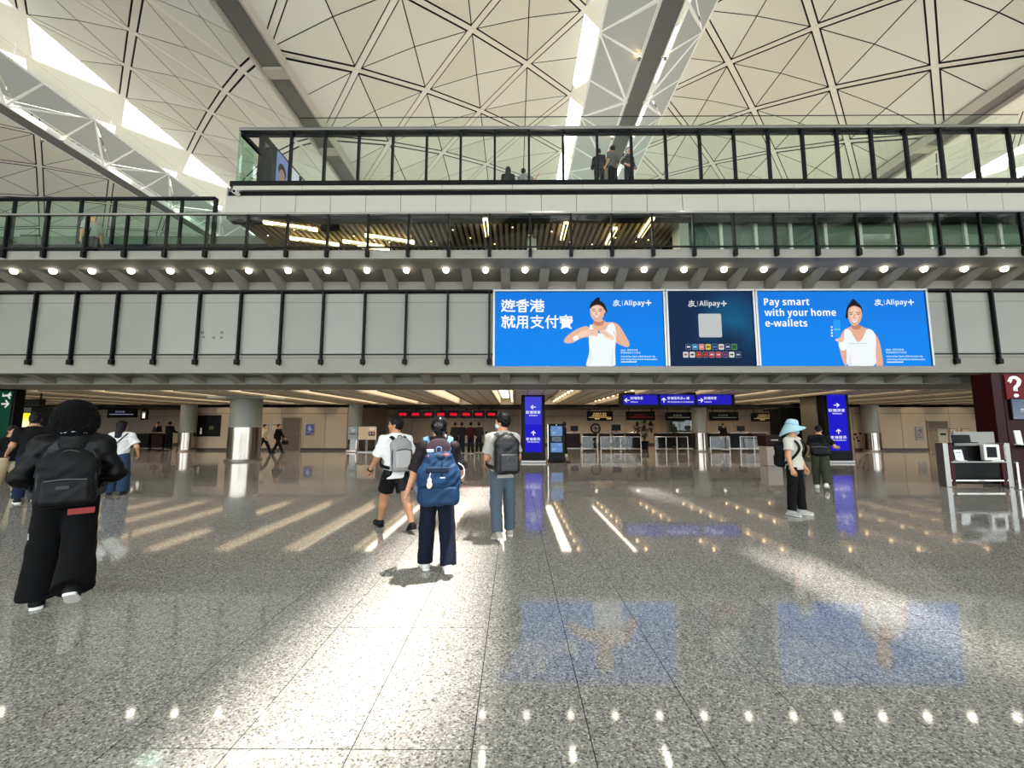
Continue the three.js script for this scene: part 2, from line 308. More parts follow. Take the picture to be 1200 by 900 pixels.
// downlights under the balcony edge
{
  const y = 6.075, z = -11.3, NTH = ['', 'first', 'second', 'third', 'fourth', 'fifth', 'sixth', 'seventh', 'eighth', 'ninth', 'tenth', 'eleventh', 'twelfth', 'thirteenth', 'fourteenth', 'fifteenth'];
  const shade = new THREE.LatheGeometry([[0.045, 0.06], [0.06, 0.05], [0.085, 0.0], [0.078, 0.0], [0.055, 0.045], [0.0, 0.05]].map(([a, b]) => new THREE.Vector2(a, b)), 18);
  const bulb = new THREE.SphereGeometry(0.085, 16, 10); bulb.translate(0, 0.0, 0);
  for (let i = -14; i <= 14; i++) {
    const x = 1.156 * i + 0.31 - 1.156;
    const t = thing('downlight', 'x', 'lamp', [x, y - 0.06, z], 0, 'round downlights in a row under the balcony edge');
    t.userData.label = i > 0 ? `round balcony-edge downlight, ${NTH[i]} to the right of the heart billboard's left edge` : `round balcony-edge downlight, ${NTH[1 - i]} to the left of the heart billboard's left edge`;
    mesh('shade', shade, M.steelDull, t); mesh('bulb', bulb, M.bulb, t);
    const L = new THREE.SpotLight(0xfff0d8, 6, 0, 0.6, 0.6, 2); L.position.set(0, -0.11, 0); L.target.position.set(0, -3, 0.2); L.castShadow = true; L.shadow.radius = 2; t.add(L, L.target);
  }
}
// glass barrier along the balcony
{
  const t = thing('balustrade', 'long glass balustrade with slim black posts on the lower balcony above the downlights', 'balustrade', [0, 0, -10.55]);
  const P = 1.117, x0 = at(8, 270, 10.55).x - 8 * P;
  const pane = bx(P - 0.05, 0.95, 0.014), post = mergeGeometries([bx(0.05, 1.06, 0.075, 0, 6.8, 0).toNonIndexed(), bx(0.09, 0.2, 0.09, 0, 6.2, 0.02).toNonIndexed()]);
  for (let i = 0; i < 44; i++) {
    const x = x0 + i * P;
    mesh('post', post, M.black, t).position.x = x;
    mesh('glass_panel', new THREE.PlaneGeometry(P - 0.05, 0.95), M.glassGreen, t).position.set(x + P / 2, 6.82, -0.02);
  }
  mesh('top_rail', rbx(44 * P, 0.06, 0.09, 0.02, x0 + 22 * P, 7.34, 0), M.steelDull, t);
  mesh('bottom_rail', [bx(44 * P, 0.035, 0.05, x0 + 22 * P, 6.37, 0)], M.blackMetal, t);
}
// departures deck with its pale fascia
const DX = -9.35, DZ = -12.3, DF = 9.42;
{
  const S = structure('deck');
  mesh('slab', [span(DX, 46, 8.5, 9.3, -34, DZ - 0.12), span(-46, DX - 0.01, 8.6, DF, -40, -16.05)], M.concreteDark, S);
  mesh('deck_floor', [span(DX, 46, 9.3, DF - 0.02, -34, DZ - 0.05)], M.warmWhite, S);
  const P = 1.135, y0 = at(600, 250, 12.3).y, y1 = at(600, 229, 12.3).y, y2 = at(600, 222.5, 12.3).y, y3 = at(600, 217.5, 12.3).y;
  for (let i = 0; i < 48; i++) { mesh('fascia_panel', rbx(P - 0.012, y1 - y0, 0.06, 0.008, DX + (i + 0.5) * P, (y0 + y1) / 2, DZ), M.fascia, S); if (i % 2 === 0) mesh('fascia_cap', rbx(2 * P - 0.01, y3 - y2, 0.1, 0.008, DX + 0.2 + (i + 1) * P, (y2 + y3) / 2, DZ), M.fascia, S); }
  mesh('shadow_gap', [span(DX, 46, y1, y2, DZ - 0.12, DZ - 0.06)], M.black, S);
  mesh('fascia_end', [span(DX - 0.03, DX, y0, y3, DZ - 0.9, DZ)], M.fascia, S);
  mesh('lower_lip', [span(DX, 46, y0 - 0.14, y0, DZ - 0.4, DZ - 0.05)], M.charcoal, S);
  // rear deck edge on the left, over the lower concourse
  mesh('edge_beam', [span(-46, DX, 8.55, 9.0, -16.05, -15.9)], M.charcoal, S);
}
{ // upper glass barrier with tall dark posts
  const t = thing('balustrade', 'tall glass barrier with black posts and heavy top rail on the departures deck', 'balustrade', [0, 0, DZ]);
  const P = 1.117, yb = at(600, 217, 12.3).y, yt = at(600, 152, 12.3).y, yg = at(600, 212, 12.3).y, x0 = DX + 0.3;
  const first = at(341, 180, 12.3).x;
  const post = bx(0.07, yt - yb, 0.11, 0, (yt + yb) / 2, 0);
  for (let i = -1; i < 38; i++) {
    const x = first + i * P;
    if (i >= 0) mesh('post', post, M.charcoal, t).position.x = x;
    mesh('glass_panel', new THREE.PlaneGeometry(P - 0.09, yt - yg - 0.1), M.glass, t).position.set(x + P / 2, (yt + yg) / 2, -0.03);
  }
  mesh('post', bx(0.07, yt - yb, 0.1, x0 + 0.02, (yt + yb) / 2, 0), M.glassGreen, t);
  mesh('top_rail', [rbx(42, 0.1, 0.22, 0.02, x0 + 21, yt, 0)], M.steelDull, t);
  mesh('rail_underside', [span(x0, x0 + 42, yt - 0.15, yt - 0.05, -0.12, -0.06), span(x0, x0 + 0.12, yt - 0.18, yt - 0.05, -1.0, 0)], M.charcoal, t);
  mesh('base_rail', [span(DX + 0.1, x0 + 42, yb, yg, -0.12, 0.06)], M.black, t);
  mesh('return_panel', bx(0.014, yt - yg - 0.1, 0.75, x0 + 0.05, (yt + yg) / 2, -0.42), M.glassGreen, t);
  mesh('corner_post', [bx(0.28, yt - yb, 0.2, x0 + 0.45, (yt + yb) / 2, -0.9)], M.charcoal, t);
}
{ // taller screen of clear glass behind it
  const t = thing('glass_screen', 'tall clear glass screen rising just above the dark top rail of the departures barrier', 'glass screen', [0, 0, DZ - 2.2]);
  const yt = at(600, 136, 14.5).y, P = 1.86, x0 = DX + 0.95;
  for (let i = 0; i < 15; i++) mesh('glass_panel', new THREE.PlaneGeometry(P - 0.012, yt - DF - 0.1), M.glass, t).position.set(x0 + (i + 0.5) * P, (yt + DF) / 2, 0);
  mesh('top_trim', bx(15 * P, 0.022, 0.022, x0 + 7.5 * P, yt - 0.04, 0), M.charcoal, t);
  mesh('foot', bx(15 * P, 0.1, 0.08, x0 + 7.5 * P, DF + 0.03, 0), M.steelDull, t);
}
{ // barrier round the opening on the left
  const t = thing('balustrade', 'green tinted glass balustrade with dark posts at the rear edge on the far left', 'balustrade', [0, 0, -15.95]);
  const yt = at(100, 234, 16).y, P = 1.42, xe = at(254, 240, 16).x;
  for (let i = 0; i < 16; i++) { const x = xe - i * P; mesh('post', bx(i ? 0.09 : 0.14, yt - 9, 0.1, x, (yt + 9) / 2, 0), M.charcoal, t); mesh('glass_panel', new THREE.PlaneGeometry(P - 0.1, yt - 9.15), M.glassGreen, t).position.set(x - P / 2, (yt + 9.05) / 2, 0); }
  mesh('top_rail', rbx(16 * P, 0.12, 0.16, 0.03, xe - 8 * P, yt, 0), M.charcoal, t);
}
{ // lower concourse behind the balcony: slatted ceiling, end walls, glazed room on the right
  const S = structure('ceiling_lower');
  const slat = bx(0.1, 0.14, 6.0, 0, 8.36, -15.4);
  mesh('slats', Array.from({ length: 74 }, (_, i) => slat.clone().translate(DX + 0.1 + i * 0.204, 0, 0)), M.wood, S).userData.kind = 'stuff';
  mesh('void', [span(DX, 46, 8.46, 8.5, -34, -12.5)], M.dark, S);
  const W = structure('wall_inner');
  mesh('wall_face', [span(-46, 46, 6.2, 8.5, -20, -19.6)], M.concreteDark, W);
  mesh('end_panel', [span(5.45, 5.75, 6.2, 8.45, -13.3, -12.7)], M.concreteLight, W);
  mesh('lower_floor', [span(-46, 46, 6.0, 6.2, -20, -16.4)], M.concrete, W);
}
{
  const frost = canvasTex(512, 512, (g, w, h) => {
    g.fillStyle = '#3c4a41'; g.fillRect(0, 0, w, h); g.lineWidth = 1.6;
    for (let i = 0; i < 170; i++) { const x = rnd() * w, y = h * 0.9 - rnd() * h * 0.8; g.strokeStyle = `rgba(${150 + rnd() * 60 | 0},${165 + rnd() * 50 | 0},${140 + rnd() * 40 | 0},${0.12 + rnd() * 0.22})`; g.beginPath(); g.moveTo(x, h); g.bezierCurveTo(x + rr(-60, 60), y + 120, x + rr(-120, 120), y + 30, x + rr(-90, 90), y); g.stroke(); }
  });
  const frosted = new THREE.MeshStandardMaterial({ map: frost, roughness: 0.12 });
  const tinted = new THREE.MeshPhysicalMaterial({ color: 0x4c5a4c, roughness: 0.04, ior: 1.7 });
  const S = structure('window_3'); const P = 1.16, x0 = 5.75;
  for (let i = 0; i < 17; i++) {
    mesh('pane', bx(P - 0.1, 2.1, 0.03, x0 + (i + 0.5) * P, 7.35, -12.95), i < 4 ? frosted : tinted, S);
    mesh('mullion', bx(0.1, 2.25, 0.12, x0 + (i + 1) * P, 7.33, -12.92), M.fascia, S);
  }
  mesh('backing', [span(5.7, 46, 6.2, 8.46, -13.2, -13.05)], M.dark, S);
}
{ // linear lamps hung below the slats
  const defs = [[341, 265, 0.85, 1], [369, 283, 0.85, 1], [426, 286, 0.75, 1], [457, 280, 0.9, 1], [570, 267, 0.6, 0], [661, 271, 0.6, 0], [716, 277, 0.6, 0], [757, 267, 0.65, 0], [438, 291, 0.6, 1]];
  const say = ['first from the left end', 'second from the left end', 'third from the left end', 'beside the darkest gap of slats', 'upright bar left of the concrete pier', 'just right of the concrete pier', 'lower of the pair at the right end', 'last one before the frosted windows', 'low one beside its neighbour'];
  defs.forEach(([px, py, len, across], i) => {
    const r0 = ray(px, py), p = r0.multiplyScalar((8.14 - EYE) / r0.y); p.y += EYE;
    const t = thing('linear_lamp', `glowing linear lamp under the wooden slats, ${say[i]}`, 'lamp', [p.x, p.y, p.z], across ? 0.35 : 0, 'linear lamps under the slatted ceiling');
    const g = across ? rbx(len * 1.9, 0.09, 0.15, 0.02) : rbx(0.15, 0.09, len * 2, 0.02), d = across ? bx(len * 1.25, 0.02, 0.08, 0, -0.04, 0) : bx(0.08, 0.02, len * 1.94, 0, -0.04, 0);
    mesh('housing', g, M.bulbWarm, t); mesh('clip', d, M.fascia, t);
    for (const s of [-1, 1]) { const q = across ? [s * len * 0.5, 0] : [0, s * len * 0.8]; mesh('hanger', rod(V(q[0], 0.03, q[1]), V(q[0], 8.44 - p.y, q[1]), 0.012, 6), M.black, t); }
    const L = new THREE.RectAreaLight(0xfff0dc, 90, across ? len * 1.8 : 0.12, across ? 0.08 : len * 1.9); L.position.set(0, -0.06, 0); L.rotation.x = -Math.PI / 2; t.add(L);
  });
}
{ // pale pier, dark hanging screen and tiny spotlights in the lower concourse
  const S = structure('column', [at(623, 270, 14.2).x, 0, -14.2]); mesh('shaft', rbx(0.34, 2.25, 0.34, 0.02, 0, 7.35, 0), M.fascia, S);
  const p = at(387, 264, 12.95), t = thing('hanging_screen', 'dark boxy screen hung below the wooden slats on the left', 'screen', [p.x, p.y, -12.95]);
  mesh('casing', rbx(0.6, 0.4, 0.12, 0.02), M.black, t); mesh('face', bx(0.54, 0.34, 0.01, 0, 0, 0.065), M.blackMetal, t); mesh('hanger', rod(V(0, 0.2, 0), V(0, 8.4 - p.y, 0), 0.03), M.black, t);
  for (let i = 0; i < 20; i++) {
    const px = (i === 3 ? 374 : 318 + i * 23.5) + rr(-6, 6), py = rr(266, 288), r0 = ray(px, py), q = r0.multiplyScalar((8.1 - EYE) / r0.y).add(V(0, EYE, 0)), k = thing('pendant_spotlight', 'tiny bright spotlight hanging among the wooden slats', 'lamp', [q.x, q.y, q.z], 0, 'tiny spotlights among the wooden slats');
    mesh('barrel', cyl(0.035, 0.03, 0.1, 0, 0.05, 0, 10), M.black, k); mesh('bulb', new THREE.SphereGeometry(0.026, 8, 6), M.bulbWarm, k); mesh('cord', rod(V(0, 0.1, 0), V(0, 8.42 - q.y, 0), 0.006, 5), M.black, k);
  }
}
// ---------------------------------------------------------------- lettering: Chinese characters as pen strokes in a 100 by 100 box
const HAN = {
  遊: '38,8 42,16|26,20 56,20|38,20 36,45 26,68|38,36 54,36 52,62 46,64|68,8 60,26|66,18 96,18|64,34 90,34 78,44|78,44 78,68 70,68|60,52 98,52|8,10 16,18|4,34 16,34 8,54 18,64 8,84|4,90 20,80 40,90 98,90',
  香: '70,6 28,14|8,24 92,24|50,10 50,48|48,26 10,48|52,26 92,48|26,54 74,54 74,94 26,94 26,54|26,74 74,74',
  港: '10,10 20,18|4,34 14,42|6,90 22,60|30,20 98,20|50,6 50,40|78,6 78,40|26,40 100,40|46,42 26,66|82,42 100,62|46,56 80,56 80,72 46,72|46,56 46,92 94,92 94,80',
  就: '28,4 28,14|4,16 52,16|12,26 44,26 44,44 12,44 12,26|28,46 28,92 20,88|14,58 4,80|42,58 52,78|54,32 98,32|74,6 72,50 54,92|80,34 80,86 98,86 98,72|84,8 94,18',
  用: '20,10 20,60 8,94|20,10 84,10 84,94 74,90|20,36 84,36|20,62 84,62|52,10 52,94',
  支: '8,20 92,20|50,4 50,42|16,42 78,42 60,70 10,94|26,50 50,74 94,94',
  付: '32,6 8,46|22,32 22,96|36,30 98,30|78,6 78,92 64,88|46,48 58,66',
  寶: '50,2 50,12|8,24 8,14 92,14 92,24|12,28 44,28|14,40 42,40|10,54 46,52|28,28 28,52|62,24 54,34|56,32 92,32|50,42 96,42|74,32 74,54|58,46 58,56 90,56 90,46|24,62 76,62 76,86 24,86 24,62|24,70 76,70|24,78 76,78|38,88 16,98|62,88 86,98',
  訪: '22,4 28,12|4,20 46,20|10,34 40,34|10,48 40,48|10,62 40,62 40,90 10,90 10,62|72,6 76,14|50,22 98,22|70,22 66,56 48,94|68,46 92,46 88,90 76,88',
  旅: '22,4 26,14|4,20 46,20|22,20 20,54 4,94|22,46 42,46 38,86 30,86|62,4 52,26|58,18 98,18|88,32 58,40 58,90 68,82|56,56 96,54|74,40 78,70 98,92',
  客: '50,2 50,12|10,28 10,16 90,16 90,28|44,26 20,50|38,34 70,34 46,56 6,72|36,42 62,58 94,70|28,70 72,70 72,96 28,96 28,70',
  居: '16,8 84,8 84,30 16,30|16,8 16,56 6,94|28,46 94,46|60,32 60,66|36,66 84,66 84,94 36,94 36,66',
  民: '18,8 80,8 80,34 18,34|18,8 18,92 40,80|18,58 90,56|50,36 58,70 90,92 92,78',
  及: '10,12 72,12 62,42 88,42 62,74 20,96|34,12 30,50 8,92|34,42 56,74 92,94',
  道: '8,10 16,18|4,34 16,34 8,54 18,64 8,84|4,90 20,80 40,90 98,90|46,4 52,14|80,4 72,14|32,20 98,20|64,20 60,32|42,32 84,32 84,72 42,72 42,32|42,46 84,46|42,58 84,58',
};
function han(g, text, x, y, size, gap = 0.06, weight = 0.1) {   // x, y: top left
  g.lineCap = 'square'; g.lineJoin = 'miter'; g.lineWidth = size * weight;
  for (const ch of text) {
    if (HAN[ch]) { for (const s of HAN[ch].split('|')) { g.beginPath(); s.split(' ').forEach((p, i) => { const [a, b] = p.split(',').map(Number); g[i ? 'lineTo' : 'moveTo'](x + a / 100 * size, y + b / 100 * size); }); g.stroke(); } x += size * (1 + gap); }
    else { g.save(); g.font = `bold ${size * 0.95}px sans-serif`; g.textBaseline = 'alphabetic'; g.fillText(ch, x, y + size * 0.9); x += g.measureText(ch).width + size * gap; g.restore(); }
  }
  return x;
}
function arrow(g, cx, cy, s, dir) {
  g.save(); g.translate(cx, cy); g.rotate(dir === 'left' ? Math.PI : dir === 'up' ? -Math.PI / 2 : 0); g.lineCap = 'butt'; g.lineJoin = 'miter'; g.lineWidth = s * 0.2;
  g.beginPath(); g.moveTo(-s * 0.5, 0); g.lineTo(s * 0.42, 0); g.stroke(); g.beginPath(); g.moveTo(s * 0.02, -s * 0.44); g.lineTo(s * 0.46, 0); g.lineTo(s * 0.02, s * 0.44); g.stroke(); g.restore();
}
function payLogo(g, x, y, h, color) {   // wallet mark, bar, word, four-armed plus
  g.strokeStyle = g.fillStyle = color; const s = h; g.lineCap = 'round'; g.lineJoin = 'round'; g.lineWidth = s * 0.13;
  const P = (pts) => { g.beginPath(); pts.forEach(([a, b], i) => g[i ? 'lineTo' : 'moveTo'](x + a * s, y + b * s)); g.stroke(); };
  P([[0.16, 0.22], [0.95, 0.22]]); P([[0.55, 0.02], [0.55, 0.42]]); P([[0.2, 0.44], [0.86, 0.44]]);
  g.beginPath(); g.moveTo(x + 0.86 * s, y + 0.46 * s); g.bezierCurveTo(x + 0.74 * s, y + 0.8 * s, x + 0.42 * s, y + 1.0 * s, x + 0.2 * s, y + 0.94 * s); g.bezierCurveTo(x - 0.08 * s, y + 0.82 * s, x + 0.12 * s, y + 0.56 * s, x + 0.46 * s, y + 0.66 * s); g.bezierCurveTo(x + 0.8 * s, y + 0.76 * s, x + 1.0 * s, y + 0.88 * s, x + 1.2 * s, y + 0.94 * s); g.stroke();
  g.fillRect(x + 1.42 * s, y + 0.1 * s, s * 0.06, s * 0.8);
  g.font = `bold ${s * 1.06}px sans-serif`; g.textBaseline = 'alphabetic'; g.fillText('Alipay', x + 1.7 * s, y + 0.86 * s);
  const px = x + 1.7 * s + g.measureText('Alipay').width + 0.55 * s, py = y + 0.5 * s; g.lineWidth = s * 0.2; g.lineCap = 'round';
  for (const [a, b] of [[1, 0], [-1, 0], [0, 1], [0, -1]]) { g.beginPath(); g.moveTo(px + a * s * 0.13, py + b * s * 0.13); g.lineTo(px + a * s * 0.36, py + b * s * 0.36); g.stroke(); }
}
// a tool that draws in measured picture units and lands in the poster's own frame
function mapped(g, w, h, xl0, xr0, xl1, xr1, y0, y1) {
  const f = (x, y) => { const t = (y - y0) / (y1 - y0), a = xl0 + (xl1 - xl0) * t, b = xr0 + (xr1 - xr0) * t; return [(x - a) / (b - a) * w, t * h]; };
  const k = h / (y1 - y0);
  const path = (d) => { g.beginPath(); for (const c of d) { const p = []; for (let i = 1; i < c.length; i += 2) p.push(...f(c[i], c[i + 1])); g[{ M: 'moveTo', L: 'lineTo', Q: 'quadraticCurveTo', C: 'bezierCurveTo' }[c[0]]](...p); } };
  const blob = (pts) => { const n = pts.length; g.beginPath(); for (let i = 0; i < n; i++) { const [a, b] = f(...pts[i]), [c, d] = f(...pts[(i + 1) % n]); if (!i) g.moveTo((a + c) / 2, (b + d) / 2); const [e, q] = f(...pts[(i + 2) % n]); g.quadraticCurveTo(c, d, (c + e) / 2, (d + q) / 2); } g.closePath(); };
  return { f, k, path, blob, fill: (c, pts) => { g.fillStyle = c; blob(pts); g.fill(); }, line: (c, wd, pts) => { g.strokeStyle = c; g.lineWidth = wd * k; g.lineCap = 'round'; g.lineJoin = 'round'; g.beginPath(); pts.forEach((p, i) => g[i ? 'lineTo' : 'moveTo'](...f(...p))); g.stroke(); } };
}
function adGround(g, w, h) { const q = g.createLinearGradient(0, 0, 0, h); q.addColorStop(0, '#0a78e0'); q.addColorStop(0.5, '#0583ee'); q.addColorStop(1, '#0488f2'); g.fillStyle = q; g.fillRect(0, 0, w, h); }
function smallPrint(g, T, x, y) {
  g.fillStyle = g.strokeStyle = 'rgba(235,246,255,0.95)'; const k = T.k; let [a, b] = T.f(x, y);
  g.font = `bold ${15 * k}px sans-serif`; g.textBaseline = 'alphabetic'; g.fillText('2024', a, b + 13 * k); han(g, '港居民訪香', a + 42 * k, b, 13 * k, 0.14, 0.1); han(g, '香港旅客用支付訪民', a, b + 18 * k, 13 * k, 0.14, 0.1);
  g.font = `bold ${14.5 * k}px sans-serif`; g.fillText('Australian Open 2024 Runner-Up,', a, b + 54 * k); g.fillText('and Hong Kong Brand Ambassador,', a, b + 73 * k);
  g.fillRect(a, b + 82 * k, 104 * k, 7 * k);
}
const adLeft = canvasTex(2000, 900, (g, w, h) => {
  adGround(g, w, h);
  const T = mapped(g, w, h, 8, 1128, 5, 1142, 63, 566), skin = '#e9b79c', skinL = '#f6d2bd', skinD = '#c9886c';
  g.strokeStyle = g.fillStyle = '#ffffff'; han(g, '遊香港', ...T.f(48, 112), 90 * T.k, 0.07, 0.115); han(g, '就用支付寶', ...T.f(48, 222), 90 * T.k, 0.07, 0.115);
  // raised arms, body, head
  T.fill(skin, [[628, 290], [560, 312], [500, 350], [464, 390], [470, 412], [520, 414], [560, 390], [600, 372], [640, 372], [650, 330]]);
  T.fill(skin, [[740, 272], [800, 268], [840, 290], [880, 360], [910, 415], [900, 442], [860, 432], [800, 400], [770, 390], [790, 340]]);
  T.fill(skinL, [[560, 340], [620, 318], [640, 345], [600, 372], [556, 372]]);
  T.fill(skin, [[660, 285], [690, 255], [720, 240], [740, 270], [800, 275], [800, 330], [640, 330], [636, 300]]);
  T.fill('#f4fbff', [[640, 285], [655, 284], [668, 330], [700, 350], [742, 335], [770, 276], [806, 276], [822, 360], [808, 450], [812, 540], [812, 570], [610, 570], [618, 540], [640, 470], [632, 380]]);
  T.fill('#e8f3f8', [[650, 430], [660, 520], [640, 566], [618, 566], [640, 480]]); T.fill('#e3eff5', [[800, 430], [796, 520], [800, 566], [780, 566], [786, 480]]);
  T.fill(skinD, [[668, 250], [700, 276], [735, 255], [740, 282], [700, 300], [664, 286]]);
  T.fill(skin, [[690, 300], [740, 300], [752, 320], [700, 330], [672, 316]]);
  T.fill('#1c1a1c', [[640, 190], [642, 150], [668, 122], [690, 100], [700, 120], [735, 135], [755, 175], [760, 215], [750, 200], [738, 240], [700, 180]]);
  T.fill('#141214', [[684, 128], [686, 104], [702, 98], [712, 110], [706, 130]]);
  T.fill(skin, [[642, 190], [648, 160], [680, 146], [720, 152], [740, 180], [742, 215], [722, 252], [692, 270], [664, 256], [646, 222]]);
  T.fill(skinL, [[655, 195], [660, 170], [690, 158], [715, 170], [715, 215], [690, 245], [665, 232]]);
  T.fill(skin, [[738, 185], [748, 190], [748, 206], [740, 212]]);
  T.fill('#1c1a1c', [[640, 185], [645, 152], [680, 132], [722, 138], [744, 165], [740, 178], [718, 156], [690, 150], [660, 160]]);
  T.line('#4a2d26', 4, [[660, 184], [678, 180]]); T.line('#4a2d26', 4, [[700, 180], [722, 183]]); T.line('#2b1d1a', 5, [[664, 195], [676, 194]]); T.line('#2b1d1a', 5, [[702, 194], [716, 195]]);
  T.line('#b97a60', 4, [[688, 196], [684, 216], [692, 220]]); T.line('#ffffff', 6, [[674, 234], [688, 240], [706, 234]]); T.line('#a4574a', 3, [[670, 230], [688, 246], [710, 230]]);
  // hands meeting in a heart, white wristband
  T.fill(skinL, [[600, 330], [640, 316], [672, 318], [700, 336], [690, 352], [712, 368], [690, 372], [660, 360], [630, 366], [606, 360]]);
  T.fill(skinL, [[810, 372], [780, 352], [750, 326], [716, 322], [704, 338], [726, 350], [742, 372], [770, 384], [800, 396]]);
  T.line(skinD, 3, [[640, 328], [672, 330], [694, 344]]); T.line(skinD, 3, [[640, 346], [668, 346], [690, 356]]); T.line(skinD, 3, [[716, 332], [746, 348], [770, 368]]); T.line(skinD, 4, [[700, 336], [718, 352], [742, 374]]); T.line('#f4fbff', 8, [[690, 366], [716, 352], [738, 372]]);
  T.fill('#ffffff', [[524, 372], [556, 352], [572, 384], [534, 400]]); T.line(skinD, 3, [[800, 330], [822, 390], [850, 420]]);
  const [lx, ly] = T.f(796, 117); payLogo(g, lx, ly, 44 * T.k, '#eef7ff'); smallPrint(g, T, 846, 452);
});
const adRight = canvasTex(2000, 900, (g, w, h) => {
  adGround(g, w, h);
  const T = mapped(g, w, h, 38, 1112, 56, 1160, 67, 548), skin = '#e6b296', skinL = '#f4cdb6', skinD = '#c58468';
  g.fillStyle = '#ffffff'; g.textBaseline = 'alphabetic'; g.font = `bold ${62 * T.k}px sans-serif`;
  const put = (s, x, y, wd) => { const [a, b] = T.f(x, y), [c] = T.f(x + wd, y); g.save(); g.translate(a, b); g.scale((c - a) / g.measureText(s).width, 1); g.fillText(s, 0, 0); g.restore(); };
  put('Pay smart', 80, 156, 300); put('with your home', 88, 226, 464); put('e-wallets', 88, 295, 277);
  T.fill(skin, [[628, 300], [660, 290], [712, 296], [780, 320], [820, 370], [838, 450], [852, 560], [800, 560], [790, 470], [620, 460], [612, 560], [590, 530], [572, 470], [560, 390], [590, 320]]);
  T.fill('#f3f9ff', [[594, 320], [632, 306], [664, 370], [690, 405], [726, 360], [742, 305], [790, 322], [806, 380], [798, 470], [806, 560], [604, 560], [616, 470], [600, 400]]);
  T.fill('#f8fcff', [[556, 390], [600, 372], [616, 410], [606, 452], [568, 448]]); T.fill('#e4eef5', [[640, 470], [646, 560], [618, 560], [624, 480]]);
  T.fill(skin, [[640, 300], [664, 360], [690, 396], [722, 350], [730, 300], [690, 290]]);
  T.fill(skinD, [[640, 268], [664, 290], [704, 282], [712, 300], [690, 318], [648, 312]]);
  T.fill('#1a181a', [[612, 200], [620, 165], [640, 140], [652, 118], [668, 118], [684, 138], [708, 158], [720, 190], [718, 220], [700, 180], [640, 176], [620, 250], [608, 240]]);
  T.fill(skin, [[624, 200], [634, 170], [664, 156], [700, 166], [716, 196], [714, 240], [698, 274], [668, 296], [642, 280], [626, 244]]);
  T.fill(skinL, [[636, 205], [644, 180], [668, 168], [694, 180], [698, 236], [670, 280], [646, 262]]);
  T.fill('#1a181a', [[618, 195], [632, 158], [664, 142], [702, 156], [718, 190], [700, 172], [664, 158], [636, 172]]);
  T.line('#46291f', 4, [[636, 206], [654, 203]]); T.line('#46291f', 4, [[678, 203], [700, 206]]); T.line('#241714', 5, [[640, 216], [652, 215]]); T.line('#241714', 5, [[682, 215], [696, 216]]);
  T.line('#b8765c', 4, [[668, 216], [662, 240], [672, 244]]); T.line('#ffffff', 9, [[648, 262], [666, 270], [684, 262]]); T.line('#a4574a', 3, [[642, 258], [666, 278], [690, 258]]);
  // held-up wallet card
  g.fillStyle = '#1f9cf5'; { const [a, b] = T.f(528, 254), [c, d] = T.f(580, 374); g.fillRect(a, b, c - a, d - b); } T.line('#9fe6ff', 4, [[533, 314], [572, 314]]);
  for (const y of [298, 318, 336, 354]) T.line('#ffffff', 10, [[518, y], [521, y + 2]]);
  T.fill(skinL, [[532, 378], [566, 372], [588, 350], [598, 376], [590, 398], [556, 396]]); T.line(skinD, 3, [[566, 378], [588, 366]]); T.line(skinD, 3, [[560, 390], [590, 384]]);
  T.line('#c4cdd6', 4, [[628, 404], [650, 406], [690, 404], [744, 406]]);
  const [lx, ly] = T.f(794, 117); payLogo(g, lx, ly, 43 * T.k, '#eef7ff'); smallPrint(g, T, 864, 438);
});
const adMiddle = canvasTex(1024, 900, (g, w, h) => {
  const T = mapped(g, w, h, 45, 885, 66, 918, 84, 822);
  g.fillStyle = '#0a2b55'; g.fillRect(0, 0, w, h);
  const [qx, qy] = T.f(690, 400); let q = g.createRadialGradient(qx, qy, 20, qx, qy, 560); q.addColorStop(0, '#0f6b97'); q.addColorStop(0.55, '#0c4a78'); q.addColorStop(1, 'rgba(10,43,85,0)'); g.fillStyle = q; g.fillRect(0, 0, w, h);
  const [dx, dy] = T.f(640, 640); q = g.createRadialGradient(dx, dy, 10, dx, dy, 330); q.addColorStop(0, '#082043'); q.addColorStop(1, 'rgba(8,32,67,0)'); g.fillStyle = q; g.fillRect(0, 0, w, h);
  const [lx, ly] = T.f(250, 170); payLogo(g, lx, ly, 66 * T.k, '#f2f6f8');
  { const [a, b] = T.f(350, 305), [c, d] = T.f(588, 540); g.fillStyle = '#d9dedd'; g.beginPath(); g.roundRect(a, b, c - a, d - b, 20); g.fill(); }
  const row = (x0, y, cols, dxx) => cols.forEach((c, i) => { const [a, b] = T.f(x0 + i * dxx, y), [e, f2] = T.f(x0 + i * dxx + 54, y + 56); g.fillStyle = c[0]; g.beginPath(); g.roundRect(a, b, e - a, f2 - b, 10); g.fill(); g.lineWidth = 3; g.strokeStyle = 'rgba(220,232,240,0.75)'; g.stroke(); g.fillStyle = c[1]; g.fillRect(a + (e - a) * 0.2, b + (f2 - b) * 0.36, (e - a) * 0.6, (f2 - b) * 0.26); });
  row(222, 606, [['#0f3c6b', '#ffffff'], ['#2a8fd0', '#d8f0ff'], ['#e79a78', '#ffe6d6'], ['#e8d23a', '#6b5710'], ['#123a72', '#5c9fe0'], ['#e8e6e0', '#a54b3a'], ['#16365f', '#e6eef5'], ['#2c7d34', '#1d5c26']], 65.5);
  row(194, 682, [['#e8e4e2', '#c0474a'], ['#eceff0', '#20242a'], ['#b5291f', '#f08a3a'], ['#8e2330', '#e45a4a'], ['#c53b4a', '#f5ecec'], ['#d83a46', '#ffd9d9'], ['#3d3f77', '#c04a66'], ['#f0f0ee', '#2a5a34'], ['#1c3460', '#dfe6ee']], 65.5);
});
